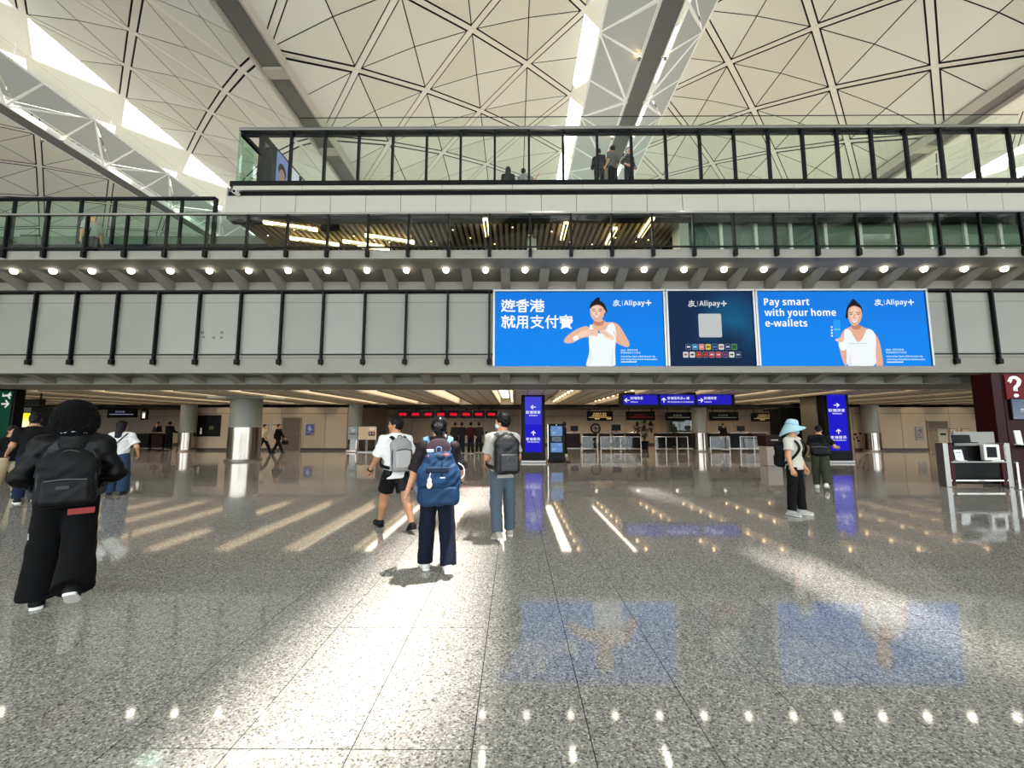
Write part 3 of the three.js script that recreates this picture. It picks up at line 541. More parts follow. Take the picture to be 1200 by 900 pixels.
function billboard(label, px0, px1, tex, k, light) {
  const Z = 11.8, a = at(px0, 385, Z), b = at(px1, 385, Z), y1 = at(830, 339, Z).y, y0 = at(830, 432, Z).y, w = b.x - a.x, h = y1 - y0;
  const t = thing('billboard', label, 'billboard', [(a.x + b.x) / 2, y0, -Z], 0);
  mesh('cabinet', span(-w / 2 + 0.01, w / 2 - 0.01, 0.01, h - 0.01, -0.22, -0.03), M.charcoal, t);
  for (const [x, y, ww, hh] of [[0, h - 0.035, w, 0.07], [0, 0.035, w, 0.07], [-w / 2 + 0.035, h / 2, 0.07, h - 0.14], [w / 2 - 0.035, h / 2, 0.07, h - 0.14]]) mesh('frame', rbx(ww, hh, 0.1, 0.012, x, y, 0), M.steelDull, t);
  const s = mesh('screen', new THREE.PlaneGeometry(w - 0.15, h - 0.15), glow(C(0xffffff), k, tex), t); s.position.set(0, h / 2, 0.0);
  if (light) { const L = new THREE.RectAreaLight(0x3f9bff, light, w - 0.3, h - 0.3); L.position.set(0, h / 2, 0.07); L.rotation.y = Math.PI; t.add(L); }
  return t;
}
billboard('bright blue lit billboard of a woman in white making a heart with her hands', 577.5, 780.5, adLeft, 1.0, 0.06);
billboard('dark navy billboard with a white square and two rows of app icons', 780.8, 886, adMiddle, 0.75, 0);
billboard('bright blue lit billboard of a woman holding up a card beside English words', 886.2, 1090, adRight, 1.0, 0.06);
// ---------------------------------------------------------------- blue pillar signs
function pillarSign(label, x, z, w, h, y0, depth, dir, turn) {
  const tex = canvasTex(280, 1000, (g, W, H) => {
    g.fillStyle = '#1d18cc'; g.fillRect(0, 0, W, H); g.fillStyle = '#4347d6'; if (dir === 'left') { g.fillRect(0, 0, W, H * 0.25); g.fillStyle = '#3434d0'; g.fillRect(0, H * 0.25, W, H * 0.25); }
    g.fillStyle = g.strokeStyle = '#f4f5ff'; arrow(g, W * 0.5, H * 0.19, 82, dir); han(g, '訪港旅客', 14, H * 0.255, 56, 0.14, 0.12); g.font = 'bold 40px sans-serif'; g.textAlign = 'center'; g.fillText('Visitors', W / 2, H * 0.355);
    arrow(g, W * 0.5, H * 0.665, 82, 'up'); han(g, '香港居民', 14, H * 0.74, 54, 0.14, 0.12); g.font = 'bold 32px sans-serif'; g.fillText('HK Residents', W / 2, H * 0.83); g.textAlign = 'left';
  });
  const t = thing('pillar_sign', label, 'sign', [x, 0, z], turn);
  mesh('cabinet', rbx(w + 0.28, y0 + h + 0.1, depth, 0.03, 0, (y0 + h + 0.1) / 2, -depth / 2), M.black, t);
  mesh('screen', new THREE.PlaneGeometry(w, h), glow(C(0xffffff), 0.95, tex), t).position.set(0, y0 + h / 2, 0.012);
  mesh('bezel', [bx(w + 0.08, 0.04, 0.03, 0, y0 - 0.02, 0.01), bx(w + 0.08, 0.04, 0.03, 0, y0 + h + 0.02, 0.01), bx(0.04, h, 0.03, -w / 2 - 0.02, y0 + h / 2, 0.01), bx(0.04, h, 0.03, w / 2 + 0.02, y0 + h / 2, 0.01)], M.blackMetal, t);
  mesh('plinth', rbx(w + 0.34, 0.1, depth + 0.1, 0.02, 0, 0.05, -depth / 2), M.steelDull, t);
  const L = new THREE.RectAreaLight(0x4038ff, 0.12, w, h); L.position.set(0, y0 + h / 2, 0.06); L.rotation.y = Math.PI; t.add(L);
}
{
  const p = at(625, 500, 16.4), q = at(982, 500, 16.4);
  pillarSign('tall blue lit sign with a left arrow, wrapped round the central pillar', p.x, -16.4, at(634.5, 500, 16.4).x - at(615, 500, 16.4).x, 2.24, 0.43, 0.5, 'left', 0);
  pillarSign('tall blue lit sign with a right arrow, beside an olive pillar', q.x, -16.4, at(992, 500, 16.4).x - at(970, 500, 16.4).x, 2.25, 0.5, 0.5, 'right', 0);
}
{ // ceiling-hung direction sign, three panels
  const Z = 16, a = at(729, 462, Z), b = at(859, 475, Z), w = b.x - a.x, h = a.y - b.y, tex = (kind) => canvasTex(640, 190, (g, W, H) => {
    g.fillStyle = '#251fbf'; g.fillRect(0, 0, W, H); g.fillStyle = g.strokeStyle = '#f2f3ff'; arrow(g, 66, H * 0.55, 92, kind);
    if (kind === 'up') { han(g, '香港居民及e-道', 130, 34, 56, 0.08, 0.12); g.font = 'bold 38px sans-serif'; g.fillText('HK Residents & e-Channels', 130, 150, 490); } else { han(g, '訪港旅客', 130, 34, 56, 0.08, 0.12); g.font = 'bold 38px sans-serif'; g.fillText('Visitors', 130, 150); }
  });
  const t = thing('hanging_sign', 'long blue direction sign of three lit panels hung under the ceiling', 'sign', [(a.x + b.x) / 2, b.y, -Z]);
  mesh('housing', rbx(w + 0.2, h + 0.16, 0.2, 0.02, 0, h / 2, -0.12), M.black, t);
  ['left', 'up', 'right'].forEach((k, i) => { mesh('screen', new THREE.PlaneGeometry(w / 3 - 0.1, h - 0.06), glow(C(0xffffff), 0.9, tex(k)), t).position.set((i - 1) * w / 3, h / 2, 0); });
  for (const s of [-1, 1]) mesh('hanger', rod(V(s * w * 0.42, h, -0.12), V(s * w * 0.42, 2.74 - b.y, -0.12), 0.03), M.black, t);
}
// ---------------------------------------------------------------- arrivals concourse under the upper storeys
const CY = 2.74, BZ = 24.2;
const ORD = ['first', 'second', 'third', 'fourth', 'fifth', 'sixth', 'seventh', 'eighth', 'ninth', 'tenth', 'eleventh', 'twelfth', 'thirteenth', 'fourteenth', 'fifteenth', 'sixteenth'];
{
  const S = structure('ceiling_arrivals'), P = 2.42, x0 = -0.42;
  for (let i = -13; i <= 14; i++) {
    const x = x0 + i * P;
    mesh('soffit', span(x + 0.42, x + P - 0.42, CY, 3.25, -24.4, -14), M.warmWhite, S);
    mesh('trim', [span(x + 0.4, x + 0.46, CY - 0.03, CY + 0.02, -24, -14.1), span(x + P - 0.46, x + P - 0.4, CY - 0.03, CY + 0.02, -24, -14.1), span(x + 0.9, x + 0.93, CY - 0.015, CY, -24, -14.1), span(x + 1.48, x + 1.51, CY - 0.015, CY, -24, -14.1)], M.slatTrim, S);
    if (i === 14) break;
    const where = i === 0 ? 'the one just left of the central blue pillar sign' : i > 0 ? `${ORD[i - 1]} to the right of the central blue pillar sign` : `${ORD[-i]} to the left of the central blue pillar sign`;
    const t = thing('ceiling_trough', `long warm lit ceiling trough, ${where}`, 'ceiling light', [x, CY, -14.1], 0, 'lit troughs in the arrivals ceiling');
    mesh('reflector', [span(-0.42, 0.42, 0.42, 0.46, -9.9, 0), span(-0.42, -0.4, 0, 0.42, -9.9, 0), span(0.4, 0.42, 0, 0.42, -9.9, 0), span(-0.42, 0.42, 0, 0.46, -0.02, 0), span(-0.42, 0.42, 0, 0.46, -9.92, -9.9)], M.warmWhite, t);
    mesh('light_panel', span(-0.3, 0.1, 0.36, 0.4, -9.4, -0.4), M.lightPanel, t);
    mesh('track', span(0.2, 0.26, 0.2, 0.26, -9.7, -0.2), M.black, t);
    for (let k = 0; k < 9; k++) mesh('bulb', cyl(0.05, 0.04, 0.07, 0.28, 0.16, -0.8 - k * 1.05, 10), M.bulbWarm, t);
    const L = new THREE.RectAreaLight(0xffe8cc, 3.6, 0.4, 9); L.position.set(-0.1, 0.34, -4.9); L.rotation.x = -Math.PI / 2; t.add(L);
  }
  mesh('band', [span(-34, 36, 2.58, 3.2, -24.6, -24.2)], M.charcoal, S);
  mesh('rear', [span(-34, 36, CY + 0.02, 3.2, -34, -24.6)], M.concreteDark, S);
  mesh('upper_floor', [span(-46, 59, 3.25, 3.5, -40, -12.6)], M.concreteDark, S);
}
function panelWall(name, x0, x1, Z, skip = []) {
  const S = structure(name), n = Math.max(1, Math.round((x1 - x0) / 1.38)), w = (x1 - x0) / n;
  mesh('backing', span(x0, x1, 0, CY, -Z - 0.3, -Z - 0.05), M.dark, S);
  for (let i = 0; i < n; i++) { mesh('panel', rbx(w - 0.018, CY - 0.68, 0.05, 0.006, x0 + (i + 0.5) * w, 0.14 + (CY - 0.68) / 2, -Z - 0.025), rnd() > 0.5 ? M.wallBeige : M.wallBeige2, S); mesh('panel', rbx(w - 0.018, 0.5, 0.05, 0.006, x0 + (i + 0.5) * w, CY - 0.27, -Z - 0.025), M.wallBeige, S); }
  mesh('baseboard', span(x0, x1, 0, 0.13, -Z - 0.05, -Z + 0.02), M.skirting, S);
  return S;
}
const bx0 = at(227, 500, BZ).x, bx1 = at(407, 500, BZ).x, rx0 = at(1000, 500, BZ).x;
panelWall('wall_left', bx0, bx1, BZ); panelWall('wall_right', rx0, 36, BZ);
panelWall('wall_back', -34, 36, 31);
{ // recessed downlights over the rear counters
  const say = ['far left, over the glowing pictogram', 'over the message boards', 'over the touch kiosk', 'over the pedestal fan', 'over the plant', 'over the dark glass booth', 'right of the slim column', 'over the right-hand railing'];
  [163, 520, 655, 697, 745, 790, 845, 892].forEach((px, i) => {
    const p = at(px, 480, 26.8), t = thing('recessed_lamp', `small recessed ceiling lamp ${say[i]}`, 'lamp', [p.x, CY + 0.02, -26.8], 0, 'recessed lamps over the rear counters');
    mesh('ring', new THREE.TorusGeometry(0.11, 0.02, 8, 24).rotateX(Math.PI / 2), M.steelDull, t); mesh('lens', cyl(0.1, 0.1, 0.02, 0, -0.005, 0, 20), M.bulb, t);
    const L = new THREE.SpotLight(0xffdfb4, 24, 0, 1.2, 0.7, 2); L.position.set(0, -0.05, 0); L.target.position.set(0, -2, -0.7); L.shadow.radius = 4; t.add(L, L.target);
  });
}
{ // returns of the recesses
  const S = structure('wall_back'); for (const x of [bx0, bx1, rx0]) mesh('return_face', span(x - 0.15, x + 0.15, 0, CY, -31, -BZ - 0.05), M.wallBeige2, S);
}
// doors in the back walls
function door(n, px0, px1, pyT) {
  const a = at(px0, pyT, BZ - 0.02), b = at(px1, pyT, BZ - 0.02), w = b.x - a.x, h = a.y, S = structure('door_' + n, [(a.x + b.x) / 2, 0, -BZ + 0.03]);
  mesh('leaf', rbx(w - 0.1, h - 0.06, 0.05, 0.006, 0, (h - 0.06) / 2 + 0.01, 0), M.door, S); mesh('frame', [bx(0.06, h, 0.08, -w / 2 + 0.03, h / 2, 0), bx(0.06, h, 0.08, w / 2 - 0.03, h / 2, 0), bx(w, 0.06, 0.08, 0, h - 0.03, 0)], std(0x837461, 0.5), S);
  mesh('handle', [rod(V(w / 2 - 0.16, 1.0, 0.05), V(w / 2 - 0.3, 1.0, 0.05), 0.013), rod(V(w / 2 - 0.16, 1.0, 0.02), V(w / 2 - 0.16, 1.0, 0.06), 0.013)], M.steel, S);
}
door(1, 331, 354, 489); door(2, 1085, 1110, 493);
function onWall(name, label, cat, px0, py0, px1, py1, mat, Z = BZ, group) {
  const a = at(px0, py0, Z), b = at(px1, py1, Z), w = b.x - a.x, h = a.y - b.y, t = thing(name, label, cat, [(a.x + b.x) / 2, b.y, -Z + 0.02], 0, group);
  mesh('frame', [bx(w, 0.03, 0.03, 0, 0.015, 0.012), bx(w, 0.03, 0.03, 0, h - 0.015, 0.012), bx(0.03, h, 0.03, -w / 2 + 0.015, h / 2, 0.012), bx(0.03, h, 0.03, w / 2 - 0.015, h / 2, 0.012)], M.steelDull, t);
  mesh('sheet', bx(w - 0.02, h - 0.02, 0.02, 0, h / 2, 0), mat, t); return t;
}
const posterTex = (bg, fg, fn) => std(0xffffff, 0.5, 0, { map: canvasTex(128, 160, (g, w, h) => { g.fillStyle = bg; g.fillRect(0, 0, w, h); g.fillStyle = g.strokeStyle = fg; fn(g, w, h); }) });
onWall('poster', 'small blue framed poster on the beige wall right of the grey door', 'poster', 358.5, 496.5, 368.5, 510.5, posterTex('#3d4a86', '#9fb2dd', (g, w, h) => { g.fillRect(16, 110, 60, 8); g.lineWidth = 10; g.beginPath(); g.arc(64, 62, 28, 0, 5); g.stroke(); g.fillRect(50, 40, 26, 44); g.fillStyle = '#c9705a'; g.fillRect(90, 126, 24, 18); }));
onWall('poster', 'grey framed poster beside the brown door on the right wall', 'poster', 1071.5, 500, 1082, 516, posterTex('#8b8580', '#4f4a48', (g, w, h) => { g.lineWidth = 8; g.beginPath(); g.arc(60, 70, 30, 0.5, 5); g.stroke(); g.fillRect(24, 120, 80, 10); g.fillRect(70, 30, 30, 40); }));
[[305, 496, 314.5, 505, 'left of the grey door, behind the walker in white'], [319, 496, 329.5, 505, 'touching the left jamb of the grey door'], [1112, 501, 1121.5, 508, 'first right of the brown door'], [1125.5, 501, 1136, 508, 'second right of the brown door']].forEach(([a, b, c, d, s]) => onWall('notice', `paper notice with a red heading, ${s}`, 'notice', a, b, c, d, posterTex('#c9b7a0', '#8c4a40', (g, w) => { g.fillRect(8, 20, w - 16, 24); g.fillStyle = '#857a6c'; for (let i = 0; i < 5; i++) g.fillRect(14, 64 + i * 17, w - 30, 6); }), BZ, 'paper notices on the back walls'));
{ // stickers left of the right-hand column
  const S = thing('wall_decal', 'cluster of dark pictogram stickers on the pale panel left of the right column', 'sticker', [0, 0, -BZ + 0.012]);
  for (const [x, y, w] of [[1002, 509, 3], [1004, 513, 2], [1008, 508, 2.4], [1012, 512, 1.6], [1006, 516.5, 2.6], [1001, 515, 1.2]]) { const p = at(x, y, BZ); mesh('pictogram', bx(w * 0.055, 0.12, 0.006, p.x, p.y, 0), M.charcoal, S); }
}
{ // dark display window
  const a = at(233.5, 487, BZ), b = at(257.5, 511, BZ), w = b.x - a.x, h = a.y - b.y, t = thing('display_window', 'dark square display window let into the beige wall, holding small lit items', 'display case', [(a.x + b.x) / 2, b.y, -BZ + 0.01]);
  mesh('case', bx(w, h, 0.06, 0, h / 2, 0), M.black, t); mesh('frame', [bx(w + 0.08, 0.05, 0.1, 0, 0, 0), bx(w + 0.08, 0.05, 0.1, 0, h, 0), bx(0.05, h, 0.1, -w / 2, h / 2, 0), bx(0.05, h, 0.1, w / 2, h / 2, 0)], M.charcoal, t);
  mesh('figurine', new THREE.LatheGeometry([[0.0, 0], [0.05, 0], [0.05, 0.12], [0.03, 0.2], [0.045, 0.26], [0.03, 0.36], [0, 0.38]].map(([x, y]) => new THREE.Vector2(x, y)), 12).translate(-w * 0.33, h * 0.1, 0.06), glow(C(0xcfc7b5), 0.5), t);
  mesh('lit_card', bx(0.26, 0.22, 0.01, w * 0.12, h * 0.4, 0.04), glow(C(0x5a5a3c), 0.5), t);
}
// ---------------------------------------------------------------- columns
const paintCol = std(0x7d8078, 0.4);
function column(x, z, r, steelTop, cap) {
  const S = structure('column', [x, 0, z]);
  mesh('shaft', cyl(r, r, 2.74 - steelTop, 0, steelTop + (2.74 - steelTop) / 2, 0, 40), paintCol, S);
  mesh('steel_cladding', cyl(r + 0.02, r + 0.02, steelTop - 0.08, 0, 0.08 + (steelTop - 0.08) / 2, 0, 40), std(0xa59c92, 0.16, 1), S);
  mesh('base_ring', cyl(r + 0.1, r + 0.07, 0.09, 0, 0.045, 0, 40), M.steelDull, S);
  if (cap) mesh('head_plate', [rbx(cap, 0.12, cap * 0.55, 0.02, 0, 2.69, 0)], paintCol, S);
}
column(at(285, 541, 17.4).x, -17.4, 0.6, 1.42, 2.5);
for (const px of [218, 415.5, 821, 1023]) column(at(px, 527, 23.6).x, -23.6, 0.4, 1.06);
{ const S = structure('column', [at(625, 500, 17.5).x, 0, -17.55]); mesh('shaft', rbx(0.95, 2.75, 0.95, 0.03, 0, 1.375, 0), std(0x5d594c, 0.5), S); }
{ const S = structure('column', [at(961, 500, 17.3).x, 0, -17.2]); mesh('shaft', rbx(1.1, 2.75, 0.9, 0.03, 0, 1.375, 0), std(0x5f5b4a, 0.45), S); mesh('base_ring', rbx(1.2, 0.1, 1.0, 0.02, 0, 0.05, 0), M.steelDull, S); }
// ---------------------------------------------------------------- red message boards
{
  const redTex = canvasTex(128, 64, (g, w, h) => { g.fillStyle = '#3a0006'; g.fillRect(0, 0, w, h); g.fillStyle = '#ff2338'; g.fillRect(8, 8, w - 16, h - 16); g.fillStyle = '#7d0512'; for (const y of [26, 42]) for (let x = 14; x < 110; x += 9) if (rnd() > 0.3) g.fillRect(x, y, 6, 3); });
  for (let i = 0; i < 8; i++) {
    const p = at(472 + i * 14.85, 485.5, 24), t = thing('message_board', `small glowing red message board, ${i === 0 ? 'leftmost' : i === 7 ? 'rightmost' : ORD[i] + ' from the left'} in a row over the gates`, 'display', [p.x, p.y, -24], 0, 'row of red message boards over the gates');
    mesh('housing', rbx(0.72, 0.46, 0.12, 0.015, 0, 0, -0.07), M.black, t); mesh('screen', new THREE.PlaneGeometry(0.5, 0.22), glow(C(0xffffff), 0.7, redTex), t); mesh('bracket', rod(V(0, 0.2, -0.1), V(0, 2.59 - p.y, -0.2), 0.03), M.black, t);
    const L = new THREE.RectAreaLight(0xff2030, 0.2, 0.5, 0.22); L.position.z = 0.03; L.rotation.y = Math.PI; t.add(L);
  }
}
// ---------------------------------------------------------------- black overhead boards above the counters
{
  const board = (txt, col) => canvasTex(320, 120, (g, w, h) => { g.fillStyle = '#0a0908'; g.fillRect(0, 0, w, h); g.fillStyle = g.strokeStyle = col; if (txt === 2) { han(g, '香港居民 旅客', 70, 14, 24, 0.15, 0.13); han(g, '訪港旅客及居民', 56, 44, 24, 0.15, 0.13); g.fillRect(14, 76, w - 28, 8); g.fillRect(90, 92, 60, 14); g.fillRect(246, 92, 60, 14); } else { han(g, '訪港旅客', 90, 34, 24, 0.2, 0.1); g.fillRect(20, 76, w - 40, 9); } });
  const defs = [[688, 718.5, 482, 493, 2, '#e8c27a', 'with bright amber lines, over the pedestal fan'], [734, 768, 482, 492.5, 1, '#7d2222', 'with dim red characters'], [780, 811, 483, 492.5, 1, '#85806f', 'with a pale line, left of the slim column'], [832, 866, 482.5, 493, 1, '#6f7068', 'with a grey line, right of the slim column'], [881, 913.5, 484, 494, 2, '#b79a66', 'with dull amber lines, left of the black tower'], [126, 158.5, 478, 489.5, 1, '#8f97b5', 'with bluish lines, above the woman in the white tee']];
  for (const [a, b, c, d, k, col, s] of defs) {
    const p = at(a, c, 25), q = at(b, d, 25), w = q.x - p.x, h = p.y - q.y, t = thing('overhead_board', `black hanging board ${s}`, 'sign', [(p.x + q.x) / 2, q.y, -25], 0, 'black boards over the counters');
    mesh('housing', rbx(w, h, 0.14, 0.02, 0, h / 2, -0.08), M.black, t); mesh('screen', new THREE.PlaneGeometry(w - 0.08, h - 0.06), glow(C(0xffffff), 0.8, board(k, col)), t).position.set(0, h / 2, 0.002);
    for (const e of [-1, 1]) mesh('hanger', rod(V(e * w * 0.4, h, -0.08), V(e * w * 0.4, 2.78 - q.y, -0.08), 0.025), M.black, t);
  }
  { const p = at(168.5, 486, 24.8), t = thing('sign_lamp', 'small glowing white pictogram sign right of the black board on the left', 'sign', [p.x, p.y, -24.8]); mesh('housing', rbx(0.4, 0.62, 0.12, 0.02, 0, 0, -0.07), M.black, t); mesh('figure', [cyl(0.09, 0.09, 0.01, 0, 0.16, 0, 16).rotateX(0), rbx(0.17, 0.3, 0.012, 0.04, 0, -0.06, 0)], glow(C(0xf4f2e6), 1.2), t); mesh('hanger', rod(V(0, 0.3, -0.07), V(0, 2.8 - p.y, -0.07), 0.025), M.black, t); }
}
// ---------------------------------------------------------------- counters with screens
function counter(label, px0, px1, Z, h, tone, withScreen, group = 'dark counters along the hall') {
  const a = at(px0, 520, Z), b = at(px1, 520, Z), w = b.x - a.x, t = thing('counter', label, 'counter', [(a.x + b.x) / 2, 0, -Z], 0, group);
  mesh('body', rbx(w - 0.08, h - 0.1, 0.6, 0.015, 0, (h - 0.1) / 2 + 0.04, -0.35), tone, t); mesh('worktop', rbx(w, 0.05, 0.75, 0.012, 0, h, -0.33), M.steelDull, t); mesh('front_panel', rbx(w * 0.44, h * 0.7, 0.03, 0.008, -w * 0.23, h * 0.47, -0.03), tone, t); mesh('front_panel', rbx(w * 0.44, h * 0.7, 0.03, 0.008, w * 0.23, h * 0.47, -0.03), tone, t); mesh('kickplate', bx(w - 0.1, 0.08, 0.5, 0, 0.04, -0.35), M.steelDull, t);
  return t;
}
const redBlack = dim(0x220a0a, 0.45), blackWood = dim(0x0b0908, 0.5);
[[663, 681, redBlack, 'with a white notice, right of the kiosk'], [684, 701, blackWood, 'under the pedestal fan'], [703.5, 716, redBlack, 'behind the left end of the long railing'], [719, 733, blackWood, 'left of the plant'], [735, 752, blackWood, 'with the plant standing over it'], [770, 789, blackWood, 'in front of the dark glass booth'], [795, 813, blackWood, 'left of the slim column'], [830, 852, blackWood, 'right of the slim column'], [856, 878, blackWood, 'behind the right-hand railing'], [881, 900, redBlack, 'next to the white desk front'], [156, 174, blackWood, 'below the glowing pictogram on the left'], [176, 190, redBlack, 'beside the guard on the left']].forEach(([a, b, m, s]) => counter(`dark service counter ${s}`, a, b, 26.2, 1.02, m));
function monitor(label, px, Z, w, y0, face) {
  const p = at(px, 500, Z), t = thing('monitor', label, 'monitor', [p.x, y0, -Z]);
  mesh('casing', rbx(w, w * 0.66, 0.05, 0.015, 0, w * 0.5, 0), M.black, t); mesh('stand', [bx(0.05, 0.14, 0.03, 0, 0.08, -0.01), bx(w * 0.5, 0.02, 0.2, 0, 0.01, 0)], M.charcoal, t); mesh('screen', bx(w - 0.05, w * 0.58, 0.006, 0, w * 0.5, 0.027), face || M.blackMetal, t); return t;
}
monitor('black monitor on the counter left of the long railing', 673, 26.4, 0.5, 1.05); monitor('black monitor standing on the counter beside the plant', 722, 26.4, 0.6, 1.05); monitor('black monitor on the counter right of the slim column', 846, 26.4, 0.5, 1.05); monitor('black monitor on the counter behind the right-hand railing', 868, 26.4, 0.5, 1.05);
{ // pedestal fan
  const p = at(698, 502, 25.7), t = thing('pedestal_fan', 'round dark pedestal fan standing below the amber board', 'fan', [p.x, 0, -25.7]);
  mesh('guard', [new THREE.TorusGeometry(0.28, 0.05, 10, 32).translate(0, p.y, 0), ...Array.from({ length: 12 }, (_, i) => rod(V(0.06 * Math.cos(i * 0.5236), p.y + 0.06 * Math.sin(i * 0.5236), 0.05), V(0.28 * Math.cos(i * 0.5236), p.y + 0.28 * Math.sin(i * 0.5236), 0.02), 0.006, 5))], M.black, t);
  mesh('motor', cyl(0.09, 0.07, 0.18).rotateX(Math.PI / 2).translate(0, p.y, -0.08), M.charcoal, t); mesh('blades', Array.from({ length: 4 }, (_, i) => bx(0.12, 0.2, 0.012, 0, 0.13, 0).rotateY(0.4).rotateZ(i * 1.571).translate(0, p.y, 0)), std(0x77797c, 0.4), t); mesh('pole', rod(V(0, 0.04, -0.06), V(0, p.y, -0.06), 0.03), M.black, t); mesh('base', cyl(0.28, 0.22, 0.05, 0, 0.025, -0.06), M.black, t);
}
{ // tall dark potted plant with rounded leaf clumps
  const p = at(755, 505, 25.4), t = thing('potted_plant', 'dark potted plant with two round leaf clumps on the middle counter row', 'plant', [p.x, 0, -25.4]);
  mesh('pot', new THREE.LatheGeometry([[0, 0], [0.2, 0], [0.26, 0.5], [0.28, 0.52], [0.24, 0.52], [0.22, 0.46], [0, 0.46]].map(([a, b]) => new THREE.Vector2(a, b)), 24), M.charcoal, t);
  const lv = []; const leaf = (x, y, z, s, a, b) => { const g = new THREE.SphereGeometry(1, 8, 6).scale(0.05 * s, 0.16 * s, 0.012); g.translate(0, 0.14 * s, 0); g.rotateX(a).rotateY(b); g.translate(x, y, z); lv.push(g); };
  mesh('stem', [[-0.42, 1.36], [0.42, 1.4], [0, 1.55], [0.1, 1.0], [-0.1, 1.0]].map(([x, y]) => tube([[0, 0.44, 0], [x * 0.3, y * 0.7, 0.02], [x, y, 0]], 0.02, 6)), std(0x3b3424, 0.7), t);
  for (const [cx, cy, r, n] of [[-0.42, 1.36, 0.2, 46], [0.42, 1.4, 0.18, 40], [0, 1.58, 0.1, 24], [0, 1.05, 0.2, 40]]) for (let i = 0; i < n; i++) { const a = rnd() * 6.28, b = rnd() * 3.14; leaf(cx + r * 0.6 * Math.cos(a) * Math.sin(b), cy + r * 0.6 * Math.cos(b), r * 0.6 * Math.sin(a) * Math.sin(b), rr(0.7, 1), b, a); }
  mesh('foliage', lv, std(0x1e2616, 0.6), t);
}
{ // dark glass booth behind the counters
  const a = at(787, 486, 29), b = at(812, 486, 29), t = thing('glass_booth', 'dark green glazed booth between the counters and the slim column', 'booth', [(a.x + b.x) / 2, 0, -29]), w = b.x - a.x;
  mesh('frame', [bx(0.07, 2.4, 0.07, -w / 2, 1.2, 0), bx(0.07, 2.4, 0.07, w / 2, 1.2, 0), bx(w, 0.08, 0.07, 0, 2.4, 0), bx(w, 0.06, 0.07, 0, 1.0, 0)], M.charcoal, t); mesh('back', bx(w, 2.4, 0.04, 0, 1.2, -0.5), std(0x18211b, 0.6), t); mesh('glass_panel', new THREE.PlaneGeometry(w - 0.1, 1.3).translate(0, 1.7, 0), M.glassGreen, t); mesh('lower_panel', bx(w - 0.08, 0.95, 0.03, 0, 0.5, 0), M.black, t);
}
// stainless railings in front of the counters
function railing(label, px0, px1, posts, Z = 23.4, h = 0.84) {
  const a = at(px0, 520, Z), b = at(px1, 520, Z), w = b.x - a.x, t = thing('railing', label, 'railing', [a.x, 0, -Z], 0, 'stainless railings before the counters');
  mesh('top_rail', rod(V(0, h, 0), V(w, h, 0), 0.03), M.steel, t); mesh('bottom_rail', rod(V(0, 0.14, 0), V(w, 0.14, 0), 0.022), M.steel, t);
  for (let i = 0; i <= posts; i++) { const x = w * i / posts; mesh('post', rod(V(x, 0, 0), V(x, h, 0), 0.028), M.steel, t); mesh('foot', cyl(0.07, 0.06, 0.02, x, 0.01, 0, 16), M.steelDull, t); }
  mesh('infill', new THREE.PlaneGeometry(w - 0.08, h - 0.2).translate(w / 2, 0.48, 0), M.glass, t);
}
railing('long stainless railing with glass infill in front of the plant', 704, 751, 2); railing('stainless railing with glass infill left of the slim column', 768, 806, 3); railing('short stainless railing with glass infill just right of the slim column', 832.5, 855, 1); railing('stainless railing with glass infill near the white desk front', 867.5, 900, 2); railing('short stainless railing with glass infill beside the touch kiosk', 682, 700, 1);
// glass gates on the left of the central pillar
for (const [i, px] of [537, 553.5, 570, 523].entries()) {
  const p = at(px, 520, 24), t = thing('gate_post', `stainless gate post with a glass wing, ${['second', 'third', 'rightmost', 'leftmost'][i]} of the set under the red boards`, 'gate', [p.x, 0, -24], 0, 'gate posts under the red boards');
  mesh('post', rbx(0.12, 1.0, 0.5, 0.03, 0, 0.5, 0), M.steel, t); mesh('reader', rbx(0.1, 0.16, 0.14, 0.02, 0, 1.06, 0.1), M.black, t); mesh('wing', new THREE.PlaneGeometry(0.34, 0.8).translate(0.25, 0.62, 0), M.glass, t);
}
{ // touch kiosk right of the central pillar
  const p = at(652.5, 541, 16.6), t = thing('kiosk', 'slim black touch kiosk with two pale blue screens beside the central pillar sign', 'kiosk', [p.x, 0, -16.6]);
  const blue = canvasTex(64, 64, (g, w, h) => { g.fillStyle = '#6f95cf'; g.fillRect(0, 0, w, h); g.fillStyle = '#8fb0e0'; g.fillRect(8, 36, 20, 16); g.fillRect(40, 8, 16, 10); });
  mesh('body', rbx(0.68, 1.55, 0.22, 0.02, 0, 0.8, -0.12), M.black, t); mesh('side_strip', bx(0.03, 1.4, 0.2, -0.35, 0.85, -0.1), M.steel, t); mesh('base', rbx(0.86, 0.05, 0.6, 0.02, 0.08, 0.025, -0.1), M.black, t);
  mesh('screen', new THREE.PlaneGeometry(0.48, 0.4).translate(0, 1.27, 0.0), glow(C(0xffffff), 0.85, blue), t); mesh('screen', new THREE.PlaneGeometry(0.48, 0.38).translate(0, 0.6, 0.0), glow(C(0xffffff), 0.85, blue), t); mesh('camera_panel', bx(0.4, 0.2, 0.01, 0, 0.94, 0), std(0x1b2c36, 0.2), t); mesh('lens', cyl(0.015, 0.015, 0.02).rotateX(Math.PI / 2).translate(0, 1.52, 0), M.steel, t);
}
